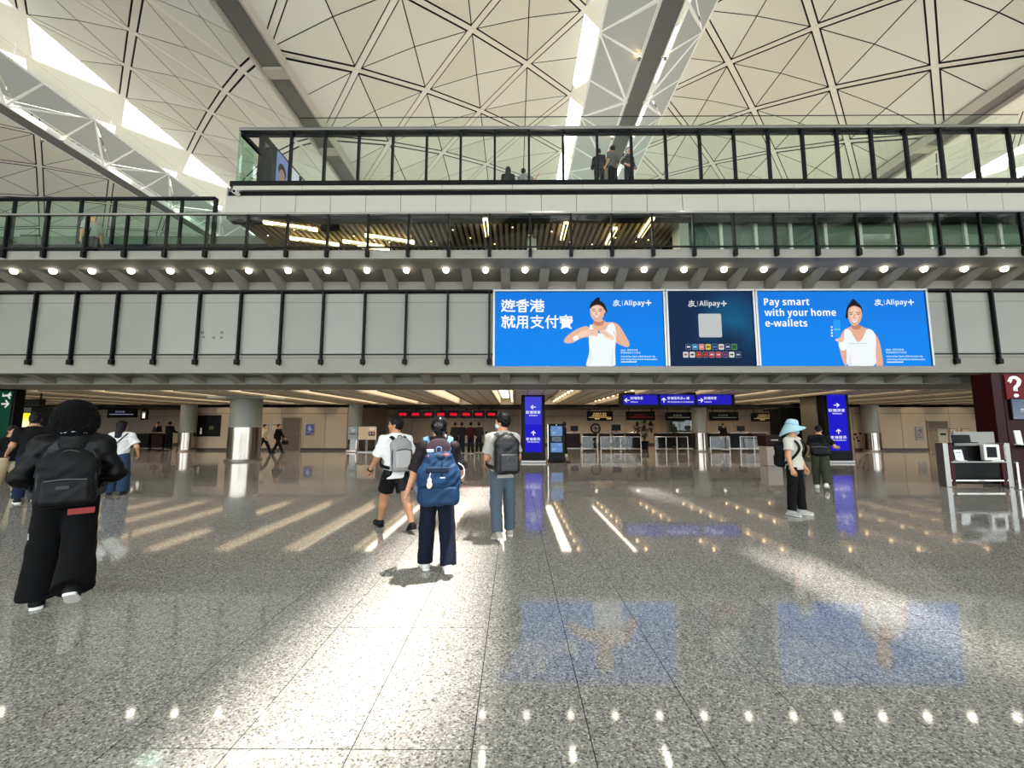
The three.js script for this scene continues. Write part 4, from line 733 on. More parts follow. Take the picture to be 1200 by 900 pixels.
// notice stands by the left back column
function stand(label, px0, px1, py0, py1, Z, mat, post) {
  const a = at(px0, py0, Z), b = at(px1, py1, Z), w = b.x - a.x, h = a.y - b.y, t = thing('notice_stand', label, 'sign stand', [(a.x + b.x) / 2, 0, -Z]);
  mesh('board', rbx(w, h, 0.05, 0.01, 0, b.y + h / 2, 0), mat, t); mesh('edge', [bx(w, 0.02, 0.06, 0, a.y, 0), bx(w, 0.02, 0.06, 0, b.y, 0)], M.steelDull, t);
  if (post) { mesh('post', rbx(0.3, b.y, 0.08, 0.02, 0.0, b.y / 2, -0.01), M.steelDull, t); mesh('base', rbx(w * 1.1, 0.12, 0.4, 0.04, 0, 0.06, 0), M.steel, t); } else { for (const s of [-1, 1]) mesh('leg', rod(V(s * w * 0.45, 0, 0), V(s * w * 0.45, b.y, 0), 0.02), M.steelDull, t); mesh('foot_rail', bx(w, 0.05, 0.25, 0, 0.03, 0), M.steelDull, t); }
}
stand('blue grey notice board on a broad post with a shiny base', 408.6, 418.6, 500, 515, 22.6, posterTex('#8797a0', '#20262a', (g, w) => { g.fillRect(20, 86, w - 40, 12); g.fillStyle = '#b9c4ca'; g.fillRect(20, 12, 50, 8); g.fillRect(44, 30, 50, 30); }), true);
stand('plain cream board on thin legs beside a picture board', 420.2, 429.8, 500, 515, 22.6, std(0xc4b199, 0.6), false);
stand('cream board with a dark photograph on thin legs, near the walker in the white tee', 430.6, 441, 500, 515, 22.6, posterTex('#cdb6a0', '#473f3d', (g, w) => { g.fillRect(18, 60, w - 36, 56); g.fillStyle = '#e8ddd0'; g.fillRect(30, 18, 70, 20); g.fillStyle = '#b48a88'; g.fillRect(34, 72, 20, 24); g.fillRect(74, 72, 20, 24); }), false);
{ // black tower by the right pillar
  const p = at(930, 540, 18.6), t = thing('equipment_tower', 'tall black equipment tower with gadgets on top behind the woman in the hat', 'cabinet', [p.x, 0, -18.6]);
  mesh('body', rbx(1.5, 2.3, 0.7, 0.02, 0, 1.15, 0), M.black, t); mesh('door', rbx(0.68, 2.0, 0.03, 0.01, -0.36, 1.15, 0.36), dim(0x070707, 0.4), t); mesh('door', rbx(0.68, 2.0, 0.03, 0.01, 0.36, 1.15, 0.36), dim(0x070707, 0.4), t); mesh('device', [rbx(0.5, 0.14, 0.3, 0.02, 0.3, 2.44, 0.1), bx(0.08, 0.2, 0.08, 0.2, 2.32, 0.1)], M.charcoal, t); mesh('device', [rbx(0.9, 0.12, 0.4, 0.03, -0.75, 2.2, 0.1)], M.black, t);
}
{ // white desk front
  const a = at(900, 547, 15.2), b = at(917, 547, 15.2), w = b.x - a.x, t = thing('desk', 'pale boxy desk front with a dark shelf above, left of the woman in the hat', 'desk', [(a.x + b.x) / 2, 0, -15.2]);
  mesh('front', rbx(w, 0.7, 0.5, 0.01, 0, 0.36, -0.25), std(0xa49a8e, 0.5), t); mesh('upper_box', rbx(w + 0.06, 0.42, 0.55, 0.02, 0, 0.93, -0.26), redBlack, t); mesh('plinth', bx(w - 0.05, 0.05, 0.45, 0, 0.025, -0.25), M.dark, t); mesh('label_strip', bx(0.26, 0.03, 0.01, 0.03, 0.96, 0.02), M.white, t);
}
// ---------------------------------------------------------------- left edge: green sign, yellow screen, black boxes
{
  const Z = 13.6, a = at(-14, 458, Z), b = at(15.5, 458, Z), lo = 0.25, hi = a.y, w = b.x - a.x, tex = canvasTex(256, 640, (g, W, H) => { g.fillStyle = '#06432f'; g.fillRect(0, 0, W, H); g.fillStyle = g.strokeStyle = '#f2f4ea'; arrow(g, W * 0.74, 118, 76, 'right'); g.save(); g.translate(W * 0.77, 42); g.rotate(-0.1); g.fillRect(-46, -9, 92, 17); g.beginPath(); g.moveTo(-4, 0); g.lineTo(26, 34); g.lineTo(40, 34); g.lineTo(24, 0); g.lineTo(44, -26); g.lineTo(32, -26); g.fill(); g.fillRect(-44, -24, 10, 20); g.restore(); });
  const t = thing('pillar_sign', 'dark green lit sign with a white right arrow at the left edge', 'sign', [(a.x + b.x) / 2, 0, -Z]);
  mesh('cabinet', rbx(w + 0.14, hi + 0.06, 0.3, 0.02, 0, (hi + 0.06) / 2, -0.17), M.black, t); mesh('screen', new THREE.PlaneGeometry(w, hi - lo).translate(0, (hi + lo) / 2, 0.0), glow(C(0xffffff), 0.75, tex), t);
}
{
  const Z = 15.6, a = at(12, 484, Z), b = at(33, 507, Z), w = b.x - a.x, h = a.y - b.y, tex = canvasTex(64, 64, (g, W, H) => { g.fillStyle = '#fbfac0'; g.fillRect(0, 0, W, H); g.fillStyle = '#f3f02a'; g.fillRect(0, 0, W, 18); g.fillStyle = '#f7f58a'; g.fillRect(0, 18, W, 10); });
  const t = thing('advert_screen', 'glowing yellow advert screen on a black stand at the left edge', 'screen', [(a.x + b.x) / 2, 0, -Z]);
  mesh('housing', rbx(w + 0.1, h + 0.1, 0.1, 0.02, 0, b.y + h / 2, -0.06), M.black, t); mesh('screen', new THREE.PlaneGeometry(w, h).translate(0, b.y + h / 2, 0), glow(C(0xffffff), 1.15, tex), t); mesh('stand', [rbx(0.5, b.y, 0.1, 0.02, 0, b.y / 2, -0.06), rbx(0.8, 0.04, 0.5, 0.015, 0, 0.02, -0.06)], M.black, t);
  const L = new THREE.RectAreaLight(0xf6f37a, 1.0, w, h); L.position.set(0, b.y + h / 2, 0.05); L.rotation.y = Math.PI; t.add(L);
}
{
  const f = (label, px0, py0, px1, py1, Z) => { const a = at(px0, py0, Z), b = at(px1, py1, Z), w = b.x - a.x, h = a.y - b.y, t = thing('overhead_board', label, 'sign', [(a.x + b.x) / 2, b.y, -Z]); mesh('housing', rbx(w, h, 0.2, 0.03, 0, h / 2, -0.12), M.black, t); mesh('face', bx(w - 0.1, h - 0.08, 0.01, 0, h / 2, -0.015), M.blackMetal, t); for (const e of [-1, 1]) mesh('hanger', rod(V(e * w * 0.4, h, -0.12), V(e * w * 0.4, 2.74 - b.y, -0.12), 0.025), M.black, t); };
  f('blank black hanging board just right of the green sign', 15, 467.5, 46, 475, 15.2); f('large blank black hanging board behind the head of the person with puffy hair', 36, 477, 108, 503, 21);
}
// ---------------------------------------------------------------- right edge: enquiry desk with its red tower
{
  const Z = 10.72, a = at(1162, 437, Z), t = thing('information_tower', 'tall dark red tower with a white question mark and a grey screen', 'information desk', [a.x, 0, -Z - 0.02]);
  const red = dim(0x2c0509, 0.45), redLit = dim(0x5e060c, 0.45), H = a.y, tex = canvasTex(256, 192, (g, w, h) => { const q = g.createLinearGradient(0, 0, 0, h); q.addColorStop(0, '#68788c'); q.addColorStop(1, '#8493a6'); g.fillStyle = q; g.fillRect(0, 0, w, h); g.fillStyle = '#dfe6ee'; g.fillRect(60, 92, 90, 12); g.fillRect(60, 116, 50, 5); });
  mesh('carcass', rbx(2.6, H, 0.5, 0.02, 1.3, H / 2, -0.25), red, t); mesh('header_panel', rbx(2.2, 0.66, 0.05, 0.01, 1.4, H - 0.38, 0.02), redLit, t); mesh('seam', bx(0.02, H, 0.02, 0.26, H / 2, 0.0), M.black, t);
  const q = at(1195.5, 452, Z - 0.15); const qx = q.x - a.x, qy = q.y;
  mesh('question_mark', [tube([[qx - 0.14, qy + 0.1, 0.06], [qx - 0.08, qy + 0.21, 0.06], [qx + 0.03, qy + 0.23, 0.06], [qx + 0.12, qy + 0.15, 0.06], [qx + 0.08, qy + 0.03, 0.06], [qx + 0.005, qy - 0.04, 0.06], [qx, qy - 0.13, 0.06]], 0.038, 10, 40), new THREE.SphereGeometry(0.048, 14, 10).translate(qx, qy - 0.25, 0.06)], glow(C(0xffffff), 1.1), t);
  const s0 = at(1183, 468, Z), s1 = at(1226, 491, Z); const sw = s1.x - s0.x, sh = s0.y - s1.y; mesh('screen', new THREE.PlaneGeometry(sw, sh).translate(s0.x - a.x + sw / 2, s1.y + sh / 2, 0.062), glow(C(0xffffff), 0.9, tex), t); mesh('screen_case', rbx(sw + 0.05, sh + 0.05, 0.06, 0.01, s0.x - a.x + sw / 2, s1.y + sh / 2, 0.028), M.black, t);
  mesh('ledge', rbx(2.2, 0.05, 0.4, 0.01, 1.5, at(1190, 523, Z).y, 0.05), M.charcoal, t);
}
{
  const Z = 10.1, a = at(1111, 566, Z), b = at(1190, 566, Z), w = b.x - a.x, t = thing('desk', 'black enquiry desk with steel legs and a shelf in front of the red tower', 'desk', [a.x, 0, -Z]);
  const h = at(1150, 519, Z).y, shelf = at(1150, 540.5, Z).y, low = at(1150, 561.5, Z).y;
  for (const x of [0.06, w - 0.06]) { mesh('leg', rbx(0.13, h, 0.2, 0.015, x, h / 2, -0.12), M.steelDull, t); mesh('side_panel', rbx(0.1, h - 0.06, 0.06, 0.01, x + (x < 1 ? 0.13 : -0.13), h / 2, -0.06), dim(0x3a1417, 0.5), t); }
  mesh('back_panel', rbx(w - 0.2, h - 0.06, 0.04, 0.005, w / 2, h / 2 + 0.02, -0.23), M.black, t); mesh('shelf', rbx(w - 0.26, 0.035, 0.24, 0.008, w / 2, shelf - 0.02, -0.11), M.steelDull, t); mesh('front_panel', rbx(w - 0.26, shelf - low - 0.05, 0.03, 0.005, w / 2, (shelf + low) / 2 - 0.01, -0.08), M.black, t); mesh('foot_rail', rbx(w - 0.2, 0.05, 0.1, 0.012, w / 2, low - 0.04, -0.08), M.steel, t);
  const g0 = at(1117, 507, Z + 0.2), g1 = at(1166, 519, Z + 0.2); mesh('screen_panel', bx(g1.x - g0.x, g0.y - h + 0.1, 0.02, (g0.x + g1.x) / 2 - a.x, (g0.y + h) / 2 - 0.03, -0.21), std(0x7d7a72, 0.3), t);
  // things on the shelf
  const m0 = at(1156, 540, Z), m = thing('monitor', 'white boxy monitor turned left on the enquiry desk shelf', 'monitor', [m0.x + 0.27, shelf, -Z - 0.05]);
  mesh('casing', rbx(0.5, 0.4, 0.14, 0.03, 0.04, 0.21, -0.06), M.white, m); mesh('bezel', rbx(0.36, 0.38, 0.05, 0.02, -0.12, 0.21, 0.03), M.white, m); mesh('screen', rbx(0.25, 0.26, 0.02, 0.01, -0.12, 0.22, 0.05), M.black, m); mesh('foot', bx(0.3, 0.03, 0.16, 0.02, 0.014, -0.04), M.white, m);
  const c0 = at(1130, 540, Z - 0.05), c = thing('card_holder', 'small white leaflet holder on the enquiry desk shelf', 'leaflet holder', [c0.x, shelf, -Z + 0.02 - 0.06]);
  mesh('leaflet', bx(0.2, 0.26, 0.012, 0, 0.15, 0).rotateX(-0.14), posterTex('#d8d9d6', '#8a8d8e', (g, w) => { g.fillRect(30, 40, w - 60, 14); g.fillRect(40, 90, w - 80, 8); }), c); mesh('base', rbx(0.24, 0.02, 0.12, 0.006, 0, 0.012, 0), M.white, c);
  const l0 = at(1131, 519, Z), l = thing('laptop', 'open black laptop on top of the enquiry desk', 'laptop', [l0.x + 0.03, h - 0.0, -Z - 0.05]);
  mesh('lid', rbx(0.46, 0.2, 0.02, 0.008, 0, 0.1, -0.05).rotateX(-0.12), M.black, l); mesh('keyboard_base', rbx(0.46, 0.02, 0.16, 0.008, 0, 0.01, 0.03), M.black, l);
  const pp = at(1194, 566, Z - 0.35), po = thing('post', 'slim silver post in front of the red tower', 'post', [pp.x, 0, -Z + 0.35]);
  mesh('pole', rod(V(0, 0, 0), V(0, 0.62, 0), 0.035), M.steel, po); mesh('cap', new THREE.SphereGeometry(0.036, 14, 8).translate(0, 0.62, 0), M.steel, po); mesh('foot', cyl(0.09, 0.08, 0.02, 0, 0.01, 0), M.steelDull, po);
  const wb = at(1199, 505, Z - 0.1), wp = thing('tablet', 'white tablet standing on the ledge of the red tower', 'tablet', [wb.x + 0.03, at(1190, 523, Z).y + 0.03, -Z - 0.02]);
  mesh('casing', rbx(0.16, 0.34, 0.03, 0.01, 0, 0.19, 0).rotateX(-0.1), M.white, wp); mesh('foot', bx(0.12, 0.02, 0.14, 0, 0.012, 0), M.white, wp);
  const k0 = at(1102, 530, 21), k = thing('bin', 'pale upright steel bin between the brown door and the enquiry desk', 'bin', [k0.x, 0, -21]);
  mesh('body', rbx(0.5, 1.25, 0.45, 0.02, 0, 0.64, 0), std(0x98917f, 0.5), k); mesh('lid', rbx(0.52, 0.08, 0.47, 0.02, 0, 1.28, 0), M.steelDull, k); mesh('slot', bx(0.3, 0.1, 0.02, 0, 1.05, 0.225), M.black, k);
}
// ---------------------------------------------------------------- departures deck: tall displays along its left edge
{
  const x = -9.0, face = (fn) => glow(C(0xffffff), 0.75, canvasTex(200, 560, fn));
  const list = [[-13.75, 0.6, (g, w, h) => { g.fillStyle = '#14130f'; g.fillRect(0, 0, w, h); g.fillStyle = '#b9b49c'; for (let i = 0; i < 26; i++) { g.fillRect(20, 60 + i * 18, 60 + rnd() * 40, 6); g.fillRect(130, 60 + i * 18, 30 + rnd() * 20, 6); } }, 'with rows of pale text'], [-14.6, 0.78, (g, w, h) => { g.fillStyle = '#7f93c4'; g.fillRect(0, 0, w, h); g.fillStyle = '#2a2320'; g.beginPath(); g.ellipse(100, 170, 66, 80, 0, 0, 7); g.fill(); g.fillStyle = '#a78a7a'; g.beginPath(); g.ellipse(100, 230, 52, 84, 0, 0, 7); g.fill(); g.fillStyle = '#8e3530'; g.beginPath(); g.ellipse(100, 470, 90, 120, 0, 0, 7); g.fill(); }, 'with a blue portrait picture'], [-15.5, 0.55, (g, w, h) => { g.fillStyle = '#dfe4ec'; g.fillRect(0, 0, w, h); g.fillStyle = '#6f7fae'; g.fillRect(0, 340, w, 220); g.fillStyle = '#9a4038'; g.fillRect(60, 420, 80, 90); }, 'with a white and blue picture'], [-16.3, 0.6, (g, w, h) => { g.fillStyle = '#a8c6e6'; g.fillRect(0, 0, w, h); g.fillStyle = '#e8eef4'; g.fillRect(20, 300, w - 40, 120); }, 'with a light blue picture, farthest back']];
  for (const [z, d, fn, s] of list) { const t = thing('display_panel', `tall upright display ${s} behind the departures barrier`, 'display', [x, DF, z]); mesh('casing', rbx(0.16, 2.6, d + 0.12, 0.02, -0.1, 1.3, 0), M.black, t); mesh('screen', new THREE.PlaneGeometry(d, 2.1).rotateY(Math.PI / 2).translate(-0.015, 1.45, 0), face(fn), t); mesh('foot', rbx(0.5, 0.05, d, 0.01, -0.1, 0.025, 0), M.charcoal, t); }
}
{ // small camera on the fascia, yellow strip lamp in the dark on the left
  const p = at(278, 227, 12.2), t = thing('security_camera', 'small white security camera at the left end of the deck fascia', 'camera', [p.x, p.y, -12.15]);
  mesh('body', cyl(0.07, 0.07, 0.2, 0, 0, 0, 16).rotateX(Math.PI / 2), M.white, t); mesh('bracket', rod(V(0, 0.03, -0.02), V(0, 0.14, -0.12), 0.02), M.white, t); mesh('lens', cyl(0.05, 0.05, 0.02).rotateX(Math.PI / 2).translate(0, 0, 0.1), M.black, t);
  const q = at(35, 279, 17.2), s = thing('strip_lamp', 'yellow strip lamp glowing behind the balcony glass on the far left', 'lamp', [q.x, q.y, -17.2]);
  mesh('diffuser', rbx(0.75, 0.12, 0.06, 0.03), glow(C(0xffd36a), 1.4), s); mesh('housing', rbx(0.85, 0.1, 0.12, 0.02, 0, 0.1, -0.02), M.charcoal, s); mesh('hanger', rod(V(0, 0.14, 0), V(0, 8.6 - q.y, 0), 0.02), M.black, s);
}
// ---------------------------------------------------------------- floor-standing uplights on the departures deck, washing the roof
{
  const spots = [[-14, -22], [-20, -25], [-27, -22], [-16, -31], [-24, -33], [-34, -26], [-3, -19], [6, -21], [15, -19], [22, -23], [1, -28], [12, -29], [20, -33], [-5, -31], [32, -19], [38, -24], [30, -27]];
  spots.forEach(([x, z], i) => {
    const t = thing('uplight', 'low black floor uplight on the departures deck behind the glass barriers', 'lamp', [x, DF, z], 0, 'floor uplights on the departures deck');
    mesh('housing', new THREE.LatheGeometry([[0, 0], [0.2, 0], [0.24, 0.06], [0.24, 0.22], [0.2, 0.22], [0.18, 0.12], [0, 0.1]].map(([a, b]) => new THREE.Vector2(a, b)), 20), M.charcoal, t); mesh('lens', cyl(0.16, 0.16, 0.02, 0, 0.15, 0, 20), glow(C(0xffe2b0), 3), t);
    const L = new THREE.SpotLight(0xfff6e6, x > 25 ? 110 : 50, 0, 1.15, 0.8, 2); L.position.set(0, 0.24, 0); L.target.position.set(0, 6, 0); L.shadow.radius = 4; t.add(L, L.target);
  });
}
// ---------------------------------------------------------------- people: bodies and clothes meshed from smooth distance fields
const smin = (a, b, k) => { if (k <= 0) return Math.min(a, b); const h = Math.max(k - Math.abs(a - b), 0) / k; return Math.min(a, b) - h * h * k * 0.25; };
function cone(a, b, ra, rb, o = {}) { return { a: a.toArray ? a.toArray() : a, b: b.toArray ? b.toArray() : b, ra, rb, f: o.flat || 1, cut: o.cut, cut2: o.cut2, k: o.k, sub: o.sub }; }
function ball(c, rx, ry, rz, o = {}) { return { e: 1, a: c.toArray ? c.toArray() : c, r: [rx, ry, rz], k: o.k, sub: o.sub, cut: o.cut }; }
function boxP(c, hx, hy, hz, r, o = {}) { return { q: 1, a: c, h: [hx - r, hy - r, hz - r], r, k: o.k, sub: o.sub }; }
function primD(p, x, y, z) {
  let d;
  if (p.e) { const [rx, ry, rz] = p.r, X = (x - p.a[0]), Y = (y - p.a[1]), Z = (z - p.a[2]); const k0 = Math.hypot(X / rx, Y / ry, Z / rz), k1 = Math.hypot(X / (rx * rx), Y / (ry * ry), Z / (rz * rz)); d = k1 > 1e-9 ? k0 * (k0 - 1) / k1 : -Math.min(rx, ry, rz); }
  else if (p.q) { const X = Math.abs(x - p.a[0]) - p.h[0], Y = Math.abs(y - p.a[1]) - p.h[1], Z = Math.abs(z - p.a[2]) - p.h[2]; d = Math.hypot(Math.max(X, 0), Math.max(Y, 0), Math.max(Z, 0)) + Math.min(Math.max(X, Y, Z), 0) - p.r; }
  else {
    const s = 1 / p.f, ax = p.a[0], ay = p.a[1], az = p.a[2] * s, bxx = p.b[0] - ax, by = p.b[1] - ay, bz = p.b[2] * s - az, px = x - ax, py = y - ay, pz = z * s - az;
    const l = bxx * bxx + by * by + bz * bz; let t = l > 1e-12 ? (px * bxx + py * by + pz * bz) / l : 0; t = t < 0 ? 0 : t > 1 ? 1 : t;
    d = (Math.hypot(px - t * bxx, py - t * by, pz - t * bz) - (p.ra + (p.rb - p.ra) * t)) * (p.f < 1 ? p.f : 1);
  }
  if (p.cut) { const [c, n] = p.cut; d = Math.max(d, (x - c[0]) * n[0] + (y - c[1]) * n[1] + (z - c[2]) * n[2]); }
  if (p.cut2) { const [c, n] = p.cut2; d = Math.max(d, (x - c[0]) * n[0] + (y - c[1]) * n[1] + (z - c[2]) * n[2]); }
  return d;
}
function fieldOf(prims, k, o = {}) {
  const add = prims.filter((p) => !p.sub), sub = prims.filter((p) => p.sub), { noise = 0, freq = 1, planes = [] } = o;
  return (x, y, z) => {
    let d = 1e3; for (const p of add) d = smin(d, primD(p, x, y, z), p.k ?? k);
    if (noise && d < 0.08) d += noise * (Math.sin(freq * (27 * x + 13 * y) + 2 * Math.sin(freq * (19 * z - 9 * y))) * Math.sin(freq * (21 * y - 17 * z + 7 * x)) + 0.5 * Math.sin(freq * (61 * y + 23 * x)) * Math.sin(freq * (41 * z + 37 * x)));
    for (const p of sub) d = -smin(-d, primD(p, x, y, z), p.k ?? 0.01);
    for (const [c, n] of planes) d = Math.max(d, (x - c[0]) * n[0] + (y - c[1]) * n[1] + (z - c[2]) * n[2]);
    return d;
  };
}
function boundsOf(prims, m) {
  const lo = [1e9, 1e9, 1e9], hi = [-1e9, -1e9, -1e9];
  for (const p of prims) if (!p.sub) for (let i = 0; i < 3; i++) {
    const r = p.e ? p.r[i] : p.q ? p.h[i] + p.r : Math.max(p.ra, p.rb) * (i === 2 ? p.f : 1); const a = Math.min(p.a[i], p.b ? p.b[i] : p.a[i]) - r - m, b = Math.max(p.a[i], p.b ? p.b[i] : p.a[i]) + r + m; lo[i] = Math.min(lo[i], a); hi[i] = Math.max(hi[i], b);
  }
  return [lo, hi];
}
function netMesh(f, [lo, hi], cell) {   // surface nets
  const n = [0, 1, 2].map((i) => Math.ceil((hi[i] - lo[i]) / cell / 4) * 4 + 1), [nx, ny, nz] = n, val = new Float32Array(nx * ny * nz).fill(1), at3 = (i, j, k) => (k * ny + j) * nx + i;
  const B = 4, R = B * cell * 0.87 + cell * 1.8;
  for (let k = 0; k < nz; k += B) for (let j = 0; j < ny; j += B) for (let i = 0; i < nx; i += B) {
    const d = f(lo[0] + (i + 1.5) * cell, lo[1] + (j + 1.5) * cell, lo[2] + (k + 1.5) * cell), skip = Math.abs(d) > R * 2.1;
    for (let c = k; c < Math.min(k + B, nz); c++) for (let b = j; b < Math.min(j + B, ny); b++) for (let a = i; a < Math.min(i + B, nx); a++) val[at3(a, b, c)] = skip ? d : f(lo[0] + a * cell, lo[1] + b * cell, lo[2] + c * cell);
  }
  const id = new Int32Array(nx * ny * nz).fill(-1), pos = [], idx = [];
  const E = [[0, 1], [2, 3], [4, 5], [6, 7], [0, 2], [1, 3], [4, 6], [5, 7], [0, 4], [1, 5], [2, 6], [3, 7]];
  const v = new Float32Array(8);
  for (let k = 0; k < nz - 1; k++) for (let j = 0; j < ny - 1; j++) for (let i = 0; i < nx - 1; i++) {
    let neg = 0; for (let c = 0; c < 8; c++) { v[c] = val[at3(i + (c & 1), j + ((c >> 1) & 1), k + (c >> 2))]; if (v[c] < 0) neg++; }
    if (!neg || neg === 8) continue;
    let X = 0, Y = 0, Z = 0, m = 0;
    for (const [a, b] of E) if ((v[a] < 0) !== (v[b] < 0)) { const t = v[a] / (v[a] - v[b]); X += (a & 1) + t * ((b & 1) - (a & 1)); Y += ((a >> 1) & 1) + t * (((b >> 1) & 1) - ((a >> 1) & 1)); Z += (a >> 2) + t * ((b >> 2) - (a >> 2)); m++; }
    id[at3(i, j, k)] = pos.length / 3; pos.push(lo[0] + (i + X / m) * cell, lo[1] + (j + Y / m) * cell, lo[2] + (k + Z / m) * cell);
  }
  const quad = (a, b, c, d, flip) => { if (a < 0 || b < 0 || c < 0 || d < 0) return; if (flip) idx.push(a, c, b, a, d, c); else idx.push(a, b, c, a, c, d); };
  for (let k = 1; k < nz - 1; k++) for (let j = 1; j < ny - 1; j++) for (let i = 1; i < nx - 1; i++) {
    const s = val[at3(i, j, k)] < 0;
    if (s !== (val[at3(i + 1, j, k)] < 0)) quad(id[at3(i, j - 1, k - 1)], id[at3(i, j, k - 1)], id[at3(i, j, k)], id[at3(i, j - 1, k)], !s);
    if (s !== (val[at3(i, j + 1, k)] < 0)) quad(id[at3(i - 1, j, k - 1)], id[at3(i - 1, j, k)], id[at3(i, j, k)], id[at3(i, j, k - 1)], !s);
    if (s !== (val[at3(i, j, k + 1)] < 0)) quad(id[at3(i - 1, j - 1, k)], id[at3(i, j - 1, k)], id[at3(i, j, k)], id[at3(i - 1, j, k)], !s);
  }
  const g = new THREE.BufferGeometry(), nor = new Float32Array(pos.length), e = cell * 0.5;
  for (let i = 0; i < pos.length; i += 3) { const [x, y, z] = [pos[i], pos[i + 1], pos[i + 2]]; let a = f(x + e, y, z) - f(x - e, y, z), b = f(x, y + e, z) - f(x, y - e, z), c = f(x, y, z + e) - f(x, y, z - e); const l = Math.hypot(a, b, c) || 1; nor[i] = a / l; nor[i + 1] = b / l; nor[i + 2] = c / l; }
  g.setAttribute('position', new THREE.Float32BufferAttribute(pos, 3)); g.setAttribute('normal', new THREE.BufferAttribute(nor, 3)); g.setAttribute('uv', new THREE.Float32BufferAttribute(new Float32Array(pos.length / 3 * 2), 2)); g.setIndex(idx); return g;
}
function sdf(prims, k, cell, o) { return netMesh(fieldOf(prims, k, o), boundsOf(prims, cell * 2.5 + (o?.noise || 0) * 1.5 + Math.max(k, ...prims.map((p) => p.k || 0)) * 0.3), cell); }
const rad = (d) => d * Math.PI / 180;
const clothMats = new Map();
function cloth(c, rough = 0.85) { const k = c + '/' + rough; if (!clothMats.has(k)) clothMats.set(k, new THREE.MeshPhysicalMaterial({ color: c, roughness: rough, specularIntensity: rough < 0.5 ? 0.8 : 0.35 })); return clothMats.get(k); }
const SKIN = { fair: std(0xc99574, 0.55), tan: std(0xb07e5c, 0.55), warm: std(0xbf8a66, 0.55) };
function limbDir(flex, abd, side) { return V(Math.sin(abd) * side, -Math.cos(flex) * Math.cos(abd), Math.sin(flex) * Math.cos(abd)).normalize(); }
